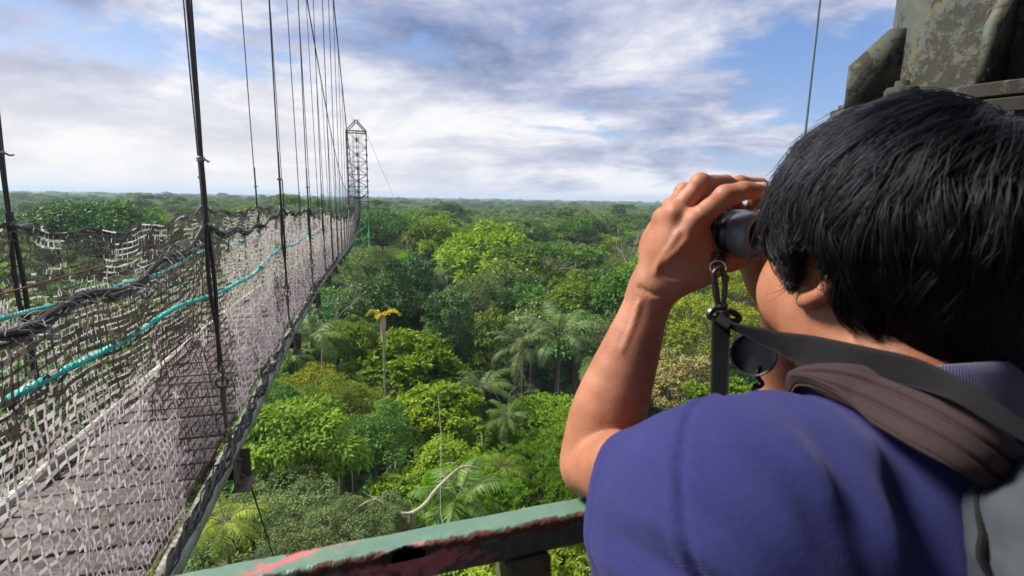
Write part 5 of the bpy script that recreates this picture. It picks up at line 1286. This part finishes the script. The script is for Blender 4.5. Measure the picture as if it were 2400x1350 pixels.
# collar: a ribbed ring about the neck
m_rib, k = mat_new('ribbed_collar'); c = coords(k); a_ = k.node('ShaderNodeAttribute', attribute_name='rib').outputs['Fac']; w1 = k.math('SINE', k.math('MULTIPLY', a_, 1500))
principled(k, Base_Color=k.mix(k.maprange(w1, -1, 1), (.030, .028, .085), (.07, .066, .18)), Roughness=.9, Sheen_Weight=.4, Normal=k.bump(w1, .8, .001))
def collar():
    n, m = 180, 14; cA = np.array([.306, .392, -.098]); cB = NB + np.array([-.006, -.004, .006]); V = []; rb = []
    for i in range(n):
        a = math.radians(-110 + 158 * i / (n - 1)); op = (1 - math.cos(a)) / 2           # 0 at the nape, 1 at the throat
        d = -hg * [1, 1, 0] * math.cos(a) + hl * math.sin(a)
        for j in range(m):
            t = j / (m - 1)
            if t < .5: s = t * 2; p = cB * (1 - s) + cA * s; r = .064 - .003 * s; o_ = 0
            else: s = (t - .5) * 2; p = cA * (1 - s) + cB * s; r = .0635 + .013 * s ** .8; o_ = .0025 * math.sin(s * math.pi)
            p = p + d * (r + .010 * op) + up * (o_ - .062 * op ** 1.3)
            V.append(p); rb.append(a / 6.28)
    F = [(i * m + j, i * m + j + 1, (i + 1) * m + j + 1, (i + 1) * m + j) for i in range(n - 1) for j in range(m - 1)]
    V = np.array(V); V = shirt.push(V, .0015, 2)
    me = mesh_data('collar', V - PBASE, np.array(F), True); at = me.attributes.new('rib', 'FLOAT', 'POINT'); at.data.foreach_set('value', np.array(rb, np.float32)); obj('collar', me, m_rib, person)
collar()
# trousers and shoes (below the frame)
tr = Field((.10, -.35, -1.5), (.85, .55, -.55), .011)
tr.chain([PEL, PEL + [0.01, -.02, -.14]], [.135, .145], .06)
for sg in (1, -1):
    hp = PEL + hl * .085 * sg + [0, 0, -.14]; kn = hp + [0, .02, -.36] - hg * -.05; an = kn + [0, 0, -.36] - hg * .06; tr.chain([hp, kn, an], [.095, .068, .055], .03)
fobj('trousers', tr, plain('dark_trousers', (.03, .032, .04), .9), it=1)
for sg in (1, -1):
    sh = Field((.05, -.45, -1.52), (.85, .60, -1.36), .008); hp = PEL + hl * .085 * sg; an = np.array([hp[0], hp[1], -1.44]) - hg * .0
    sh.rbox(an + hg * .05 + [0, 0, -.015], (.135, .048, .040), .03, np.stack([hg * [1, 1, 0], hl, up]), .01); sh.cone(an, an + [0, 0, .07], .055, .06, .02); fobj('shoe', sh, plain('shoe_leather', (.05, .04, .03), .6), it=1)

# ---------------------------------------------------------------- hair
def hairline(f, l, u, back=0):
    """positive above the lower edge of the hair; head frame metres"""
    # front brow fringe, temple, above the ear, nape
    a = np.interp(f, [-.11, -.075, -.050, -.040, -.030, -.022, -.016, -.011, -.004, .006, .013, .020, .034, .046, .056, .064, .072, .10],
                  [-.100, -.102, -.094, -.076, -.058, -.048, -.034, .004, .022, .020, .002, -.014, -.013, .000, .022, .044, .060, .066])
    return u - a
cap = Field((.14, .26, -.16), (.50, .62, .14), .003)
cap.ell(Hd(-.008, 0, .018), (.097, .080, .086), .01, HA); cap.ell(Hd(-.058, 0, -.030), (.046, .060, .066), .03, HA)
gx, gy, gz = [cap.lo[i] + cap.h * np.arange(cap.n[i]) for i in range(3)]; X, Y, Z = np.meshgrid(gx, gy, gz, indexing='ij', sparse=True)
dx, dy, dz = X - HC[0], Y - HC[1], Z - HC[2]; f_ = dx * hg[0] + dy * hg[1] + dz * hg[2]; u_ = dx * hu[0] + dy * hu[1] + dz * hu[2]
cap.D = np.maximum(cap.D, -(hairline(f_, 0, u_) - .004) * .8).astype(np.float32)
m_cap = plain('scalp_hair', (.004, .0035, .005), .6, 0, 60, .5, .5, .002)
fobj('hair_base', cap, m_cap, it=2)
def hair():
    rng = np.random.default_rng(17); N, T = 44000, 13
    A3 = np.array([.0945, .079, .0860]); c0 = np.array([-.006, 0, .016])
    d = sph(rng, N * 2, -.85); p = c0 + d * A3; ok = hairline(p[:, 0], p[:, 1], p[:, 2]) > .003
    fl_ = lambda u: np.interp(u, [-.025, -.012, .0, .012, .03, .05, .065], [.028, .036, .043, .050, .058, .070, .2]); ok &= p[:, 0] < fl_(p[:, 2]) - .004; p = p[ok][:N]; N = len(p)
    W = unit(np.array([-.62, -.10, .78]))                     # crown whorl
    G_ = 1100; gi = rng.integers(0, N, G_); gp = p[gi]
    near = np.empty(N, int)
    for s in range(0, N, 4000): near[s:s + 4000] = ((p[s:s + 4000, None] - gp[None]) ** 2).sum(-1).argmin(1)
    gseed = rng.random(G_); gl = rng.uniform(.75, 1.15, G_); gt = rng.normal(0, .17, G_); glift = rng.uniform(.4, 1.25, G_)
    L = .072 * gl[near] * rng.uniform(.75, 1.1, N); L = L * np.where(p[:, 2] < -.02, .62, 1) ; step = L / (T - 1)
    swirl = gt[near] + rng.normal(0, .08, N); lift = glift[near] * rng.uniform(.6, 1.15, N)
    P_ = np.empty((N, T, 3)); q = p.copy(); alive = np.ones(N)
    nrm0 = unit((q - c0) / A3 ** 2)
    base_h = rng.uniform(0, .010, N)
    for t in range(T):
        nrm = unit((q - c0) / A3 ** 2); s = t / (T - 1)
        h = base_h + .0035 + .0135 * lift * np.sin(np.pi * min(1, s * .62 + .08)) * np.clip(1.15 - s * .35, 0, 2)
        h = h * np.where(q[:, 2] < 0, .9, 1.0) * np.where(q[:, 0] > .05, .75, 1.0)
        P_[:, t] = q + nrm * h[:, None]
        away = q - c0 - W * ((q - c0) @ W)[:, None]; away = unit(away); g = np.array([.05, 0, -.75])
        topm = np.clip(nrm[:, 2:3], 0, 1)
        fl = away * (.9 - .2 * topm) + g * (1 - .6 * topm) + np.array([.35, .28, 0]) * topm * 1.0
        side = np.cross(nrm, fl); fl = fl + side * (swirl * (1 + .6 * math.sin(s * 5)))[:, None]
        fl = fl - nrm * (fl * nrm).sum(1, keepdims=True); fl = unit(fl)
        q = q + fl * (step * alive)[:, None]
        r = np.linalg.norm((q - c0) / A3, axis=1)[:, None]; q = c0 + (q - c0) / r
        low = hairline(q[:, 0], q[:, 1], q[:, 2]) < -.002 - .010 * rng.random(N)
        face = q[:, 0] > fl_(q[:, 2])
        alive = np.where(low | face, alive * .15, alive)
    X_ = P_[..., 0]; lim = np.clip((.085 - P_[..., 2]) / .05, 0, 1); P_[..., 0] = np.where(X_ > .058, .058 + (X_ - .058) * (1 - .85 * lim), X_)
    # nape: the shell is fuller there
    # clumping toward the guide strand
    gP = P_[gi]; s = np.linspace(0, 1, T)[None, :, None] ** 1.4; P_ = P_ * (1 - s * .52) + (gP[near] + (rng.normal(0, .0014, (N, 1, 3)))) * s * .52
    fly = rng.random(N) < .02; P_[fly] += rng.normal(0, .010, (fly.sum(), 1, 3)) * s ** 1.5
    jit = rng.uniform(-.004, .003, N); bad = np.zeros(N, bool)
    for t in range(1, T):
        bad |= (P_[:, t, 0] > fl_(P_[:, t, 2]) + .003 + jit) & (P_[:, t, 2] < .06); P_[bad, t] = P_[bad, t - 1] + [0, 0, -.0002]
    Wd = HC + P_[..., :1] * hg + P_[..., 1:2] * hl + P_[..., 2:] * hu - PBASE
    q = Wd.reshape(-1, 3) + PBASE; v = cap.value(q); lo = v < .0015; q[lo] = cap.push(q[lo], .0015, 3); q[lo] += cap.grad(q[lo]) * rng.uniform(0, .005, (lo.sum(), 1)); Wd = (q - PBASE).reshape(Wd.shape)
    hc = bpy.data.hair_curves.new('hair'); hc.add_curves([T] * N)
    hc.attributes['position'].data.foreach_set('vector', Wd.reshape(-1, 3).astype(np.float32).ravel())
    rad = np.tile(np.interp(np.linspace(0, 1, T), [0, .6, 1], [.00028, .00025, .00007]), N).astype(np.float32)
    ra = hc.attributes.get('radius') or hc.attributes.new('radius', 'FLOAT', 'POINT'); ra.data.foreach_set('value', rad)
    m, k = mat_new('black_hair'); b = k.node('ShaderNodeBsdfHairPrincipled', parametrization='COLOR'); b.inputs['Color'].default_value = (.0009, .0009, .0018, 1)
    b.inputs['IOR'].default_value = 1.34; b.inputs['Roughness'].default_value = .34; b.inputs['Radial Roughness'].default_value = .6; b.inputs['Random Roughness'].default_value = .3; k.l.new(b.outputs[0], k.out.inputs[0])
    hc.materials.append(m); o = bpy.data.objects.new('hair', hc); col.objects.link(o); o.parent = person
hair()

# ---------------------------------------------------------------- binoculars
bino = empty('binoculars', CAM + EC); tag(bino, 'black rubber binoculars held up to the eyes, with neck strap and dangling lens cap', 'binoculars')
m_rub, k = mat_new('grey_rubber'); c = coords(k); n = k.noise(c, 900, 3, .6)
principled(k, Base_Color=k.mix(k.noise(c, 40, 5, .6), (.060, .070, .085), (.10, .115, .135)), Roughness=.38, Specular_IOR_Level=.6, Normal=k.bump(n, .25, .0004))
m_blk = plain('black_plastic', (.012, .012, .014), .32, 0, 60, .3, .2, .0006); m_dk = plain('eyecup_inner', (.004, .004, .005), .6); m_web, k = mat_new('black_webbing')
c = coords(k); wv = k.node('ShaderNodeTexWave', wave_type='BANDS', bands_direction='DIAGONAL'); wv.inputs['Scale'].default_value = 900; k.set(wv.inputs['Vector'], c); n = k.noise(c, 300, 4, .7)
principled(k, Base_Color=k.mix(n, (.004, .004, .005), (.014, .014, .017)), Roughness=.8, Specular_IOR_Level=.2, Normal=k.bump(k.math('ADD', wv.outputs[1], n), .4, .0008))
def lath(name, c0, prof, mat, n=64):
    mb = MB(EC); mb.lathe(c0, bg_, prof, n); return mb.build(name, mat, bino)
for sg, c0 in ((1, EC), (-1, EC + br * IPD)):
    lath('eyecup', c0, [(.012, .012), (.002, .0125), (-.002, .016), (-.0025, .0205), (.0, .0232), (.005, .0240), (.018, .0243), (.0195, .0236)], m_rub)
    lath('eyepiece_ring', c0, [(.0195, .0225), (.0215, .0215), (.024, .0225), (.0255, .0235), (.0285, .0235), (.030, .0222), (.033, .0220), (.034, .0236), (.038, .0244)], m_blk)
    lath('barrel', c0, [(.038, .0244), (.041, .0255), (.050, .0262), (.055, .0265), (.065, .027), (.085, .0275), (.100, .0275), (.104, .026), (.104, .022), (.100, .020)], m_rub)
    lath('ocular_lens', c0, [(.012, .0), (.0118, .012)], m_dk, 32)
mb = MB(EC)
mb.box(BC + bg_ * .075 + bu * .004, (.05, .030, .022), bg_, br, bev=.005); mb.box(BC + bg_ * .092 + bu * .004, (.02, .034, .018), bg_, br, bev=.004); mb.build('bridge', m_blk, bino)
lath('focus_wheel', BC + bu * .013, [(.030, .0), (.030, .010), (.032, .0115), (.050, .0115), (.052, .010), (.052, .0)], m_blk, 24)
# top cover with the pale badge, and the strap lug
mb = MB(EC); mb.box(EC + bg_ * .066 + bu * .026 + br * .004, (.030, .022, .006), bg_, br, bev=.002); mb.build('prism_cover', m_blk, bino)
mb = MB(EC); mb.box(E_(1674, 461, .572), (.012, .007, .004), unit(E_(1690, 455, .572) - E_(1665, 468, .572)), bg_, bev=.001); mb.build('badge', plain('pale_badge', (.75, .78, .80), .4), bino)
lug = E_(1683, 606, .545)
mb = MB(EC); mb.box(lug, (.016, .012, .014), br, bg_, bev=.003); mb.build('strap_lug', m_blk, bino)
m_gold = plain('worn_steel', (.45, .36, .27), .35, .8, 60, .3, .2, .0005)
def torus(mb, c0, R_, r_, ax, n=32, sx=1.0, sy=1.0, a0=0, a1=2 * math.pi, up_=None):
    ax = unit(ax); a = unit(np.cross(ax, (0, 0, 1.0)) if up_ is None else up_ - ax * (ax @ up_)); b = np.cross(ax, a); t = np.linspace(a0, a1, n)
    mb.tube(np.array([c0 + R_ * (sx * math.cos(x) * a + sy * math.sin(x) * b) for x in t]), r_, 8, cap=a1 - a0 < 6.2)
vd = lambda p: unit(-np.asarray(p))
mb = MB(EC); q = E_(1683, 628, .535); torus(mb, q, .0080, .0009, vd(q) + np.array([.3, 0, .35])); mb.build('split_ring', m_gold, bino)
# snap hook: an elongated loop, swivel barrel, D-ring
def K(x, y, z=.530): return E_(x, y, z)
mb = MB(EC)
mb.tube(catmull([K(1684, 722), K(1677, 690), K(1672, 655), K(1673, 640), K(1681, 631), K(1691, 629)], 20), [.0026] * 20, 10)
mb.tube(catmull([K(1691, 722), K(1697, 700), K(1699, 670), K(1697, 645), K(1693, 631), K(1685, 627)], 20), np.linspace(.0026, .0030, 20), 10)
mb.tube(catmull([K(1686, 716), K(1684, 690), K(1680, 660), K(1677, 645)], 12), .0014, 8)
mb.tube([K(1697, 640), K(1704, 650), K(1704, 660)], .0022, 8)
mb.build('snap_hook', m_blk, bino)
mb = MB(EC); sw = K(1691, 716); mb.lathe(sw, unit(K(1696, 745) - K(1691, 716)), [(-.002, 0), (-.002, .0055), (.001, .0065), (.004, .0050), (.005, .0050), (.006, .0066), (.012, .0066), (.013, .0055), (.013, 0)], 24)
mb.tube(catmull([K(1668, 728), K(1663, 735), K(1664, 742), K(1672, 746), K(1690, 748), K(1712, 752), K(1728, 752), K(1732, 744), K(1722, 734), K(1706, 727)], 26), .0034, 8)
mb.tube([K(1675, 722), K(1668, 728)], .004, 8)
mb.build('swivel', m_blk, bino)
# ladder lock and webbing
mb = MB(EC); mb.tube(catmull([K(1690, 746, .522), K(1700, 758, .52), K(1730, 768, .517), K(1762, 785, .512)], 12), .0030, 8); mb.tube([K(1684, 745, .523), K(1712, 765, .515)], [.006, .0055], 10); mb.build('strap_slider', m_blk, bino)
band('neck_strap', [E_(*p) for p in ((1700, 748, .520), (1726, 757, .508), (1800, 770, .475), (1883, 782, .435), (1960, 797, .400), (2040, 814, .370), (2148, 839, .338), (2261, 893, .308), (2340, 943, .293), (2440, 1015, .28))],
     [E_(*p) for p in ((1704, 762, .522), (1735, 778, .510), (1808, 816, .480), (1870, 850, .440), (1940, 878, .402), (2040, 900, .372), (2140, 908, .340), (2229, 938, .310), (2324, 990, .293), (2420, 1050, .28))],
     .0022, m_web, bino, EC, 70, 8, [body, shirt], .004)
band('neck_strap', [E_(*p) for p in ((1668, 742, .527), (1667, 800, .525), (1666, 880, .520), (1664, 960, .515), (1662, 1030, .51))], [E_(*p) for p in ((1712, 745, .523), (1711, 800, .521), (1708, 880, .516), (1704, 960, .511), (1700, 1030, .506))], .0022, m_web, bino, EC, 30, 8)
# dangling lens cap and its wavy tether
cp = E_(1766, 832, .535); cax = unit(vd(cp) + np.array([-.25, 0, .05]))
mb = MB(EC); mb.lathe(cp, cax, [(-.010, 0), (-.010, .0205), (-.008, .0215), (.006, .0222), (.007, .0218), (.006, .0200), (-.005, .0195), (-.006, .0)], 48)
mb.build('lens_cap', m_blk, bino)
wv_ = [(1779, 872), (1776, 884), (1784, 893), (1788, 900), (1781, 907), (1768, 904), (1765, 912), (1774, 919), (1770, 927), (1757, 924), (1752, 932), (1752, 945), (1752, 975)]
P3 = np.array([E_(x, y, .535) for x, y in wv_]); t_ = np.linspace(0, len(P3) - 1, 60); pp = np.stack([np.interp(t_, np.arange(len(P3)), P3[:, j]) for j in range(3)], 1)
mb = MB(EC); mb.tube(pp, .0013, 6, flat=1.8); mb.box(E_(1780, 870, .535), (.010, .004, .012), br, bg_, bev=.001); mb.build('cap_tether', m_blk, bino)

# ---------------------------------------------------------------- backpack
pack = empty('backpack', CAM + np.array([.40, .24, -.50])); tag(pack, 'grey backpack with padded brown shoulder strap on the person\'s back', 'backpack')
PO = np.array([.40, .24, -.50]); HAz = np.stack([unit(hg * [1, 1, 0]), hl, up])
BUp = unit(NB - PEL); BF = unit(np.cross(hl, BUp)); BF = BF if BF @ hg > 0 else -BF; HAb = np.stack([BF, hl, BUp])
def Bd(f, l, u): return NB + BF * f + hl * l + BUp * u
bag = Field((.08, -.12, -.70), (.62, .40, -.06), .005)
bag.rbox(Bd(-.122, -.016, -.228), (.068, .122, .206), .055, HAb, .02); bag.rbox(Bd(-.20, -.02, -.28), (.045, .100, .12), .04, HAb, .02)
bag.ell(Bd(-.100, .086, -.150), (.040, .034, .062), .006, HAb)
def crump(x, y, z): return -.0024 * np.sin(x * 70 + 3 * np.sin(z * 40)) * np.sin(z * 60 + y * 50) - .0010 * np.sin(x * 150 + z * 130)
bag.op(crump, np.array([0, -.2, -.8]), np.array([.7, .5, 0]), 0, 'off')
def zipg(x, y, z): t = (x - Bd(-.12, 0, 0)[0]) * HAz[0][0] + (y - Bd(-.12, 0, 0)[1]) * HAz[0][1]; return .004 * np.exp(-(t / .004) ** 2)
bag.op(zipg, np.array([0, -.2, -.8]), np.array([.7, .5, 0]), 0, 'off')
m_bag, k = mat_new('grey_nylon'); c = coords(k); n = k.noise(c, 14, 6, .65); n2 = k.noise(c, 420, 3, .7)
wv = k.node('ShaderNodeTexWave', wave_type='BANDS', bands_direction='Z'); wv.inputs['Scale'].default_value = 500; k.set(wv.inputs['Vector'], c)
principled(k, Base_Color=k.mix(n, (.034, .042, .053), (.058, .070, .085)), Roughness=.75, Specular_IOR_Level=.3, Normal=k.bump(k.math('ADD', k.math('MULTIPLY', wv.outputs[1], .5), k.math('MULTIPLY', n2, .6)), .4, .001))
fobj('bag', bag, m_bag, pack, 1, PO)
m_pad, k = mat_new('brown_mesh_padding'); c = coords(k); vo = k.node('ShaderNodeTexVoronoi'); vo.inputs['Scale'].default_value = 2200; k.set(vo.inputs['Vector'], c)
principled(k, Base_Color=k.mix(k.maprange(vo.outputs[0], 0, .8), (.012, .007, .008), (.050, .032, .034)), Roughness=.85, Specular_IOR_Level=.25, Normal=k.bump(vo.outputs[0], .5, .0008))
groove = lambda x: .004 * math.sin(math.pi * x) ** .5 - .0035 * (math.exp(-((x - .36) / .035) ** 2) + math.exp(-((x - .70) / .035) ** 2)) - .004 * (x < .02 or x > .98)
band('shoulder_strap', [E_(*p) for p in ((1878, 1000, .475), (1884, 950, .452), (1915, 915, .428), (1975, 890, .402), (2060, 884, .375), (2150, 908, .348), (2240, 950, .322), (2325, 1003, .308), (2400, 1060, .325), (2470, 1120, .335), (2540, 1200, .345))],
     [E_(*p) for p in ((1830, 1010, .46), (1838, 965, .438), (1872, 944, .415), (1920, 945, .392), (1990, 968, .368), (2070, 1010, .343), (2160, 1062, .317), (2250, 1110, .308), (2320, 1165, .325), (2390, 1230, .335), (2450, 1310, .345))],
     .007, m_pad, pack, PO, 80, 40, [body, shirt], .0065, groove, 0, .16)
m_edge = plain('strap_binding', (.012, .010, .012), .8)

# piping, side strap and buckle of the pack
for l0, f0 in ((.095, -.085), (.095, -.165)):
    t = np.linspace(-.04, -.40, 60); ln = np.stack([Bd(f0, l0 if u < -.07 else l0 - .05 * (1 + (u + .04) / .03), u) for u in t]); ln = bag.push(ln, .0005, 8); ln2 = ln - bag.grad(ln) * np.maximum(bag.value(ln), 0)[:, None]
    mb = MB(PO); mb.tube(ln2, .0024, 6); mb.build('piping', m_web, pack)
t = np.linspace(-.20, -.04, 30); ln = np.stack([Bd(f, .13, -.17 + .01 * math.sin(f * 40)) for f in t]); ln = ln - bag.grad(ln) * bag.value(ln)[:, None]; ln = ln - bag.grad(ln) * bag.value(ln)[:, None]
band('side_strap', list(ln[::4] + BUp * .009), list(ln[::4] - BUp * .009), .002, m_web, pack, PO, 30, 6, bag, .001)
# ================================================================ haze
def haze():
    m, k = mat_new('haze'); v = k.node('ShaderNodeVolumePrincipled'); v.inputs['Density'].default_value = 0.00026
    v.inputs['Color'].default_value = (.66, .82, 1.0, 1); v.inputs['Anisotropy'].default_value = 0.1
    k.l.new(v.outputs[0], k.out.inputs['Volume'])
    mb = MB(); mb.box((0, 0, 33), (19000, 19000, 72)); o = mb.build('haze', m, None, False); tag(o, kind='stuff')
haze()
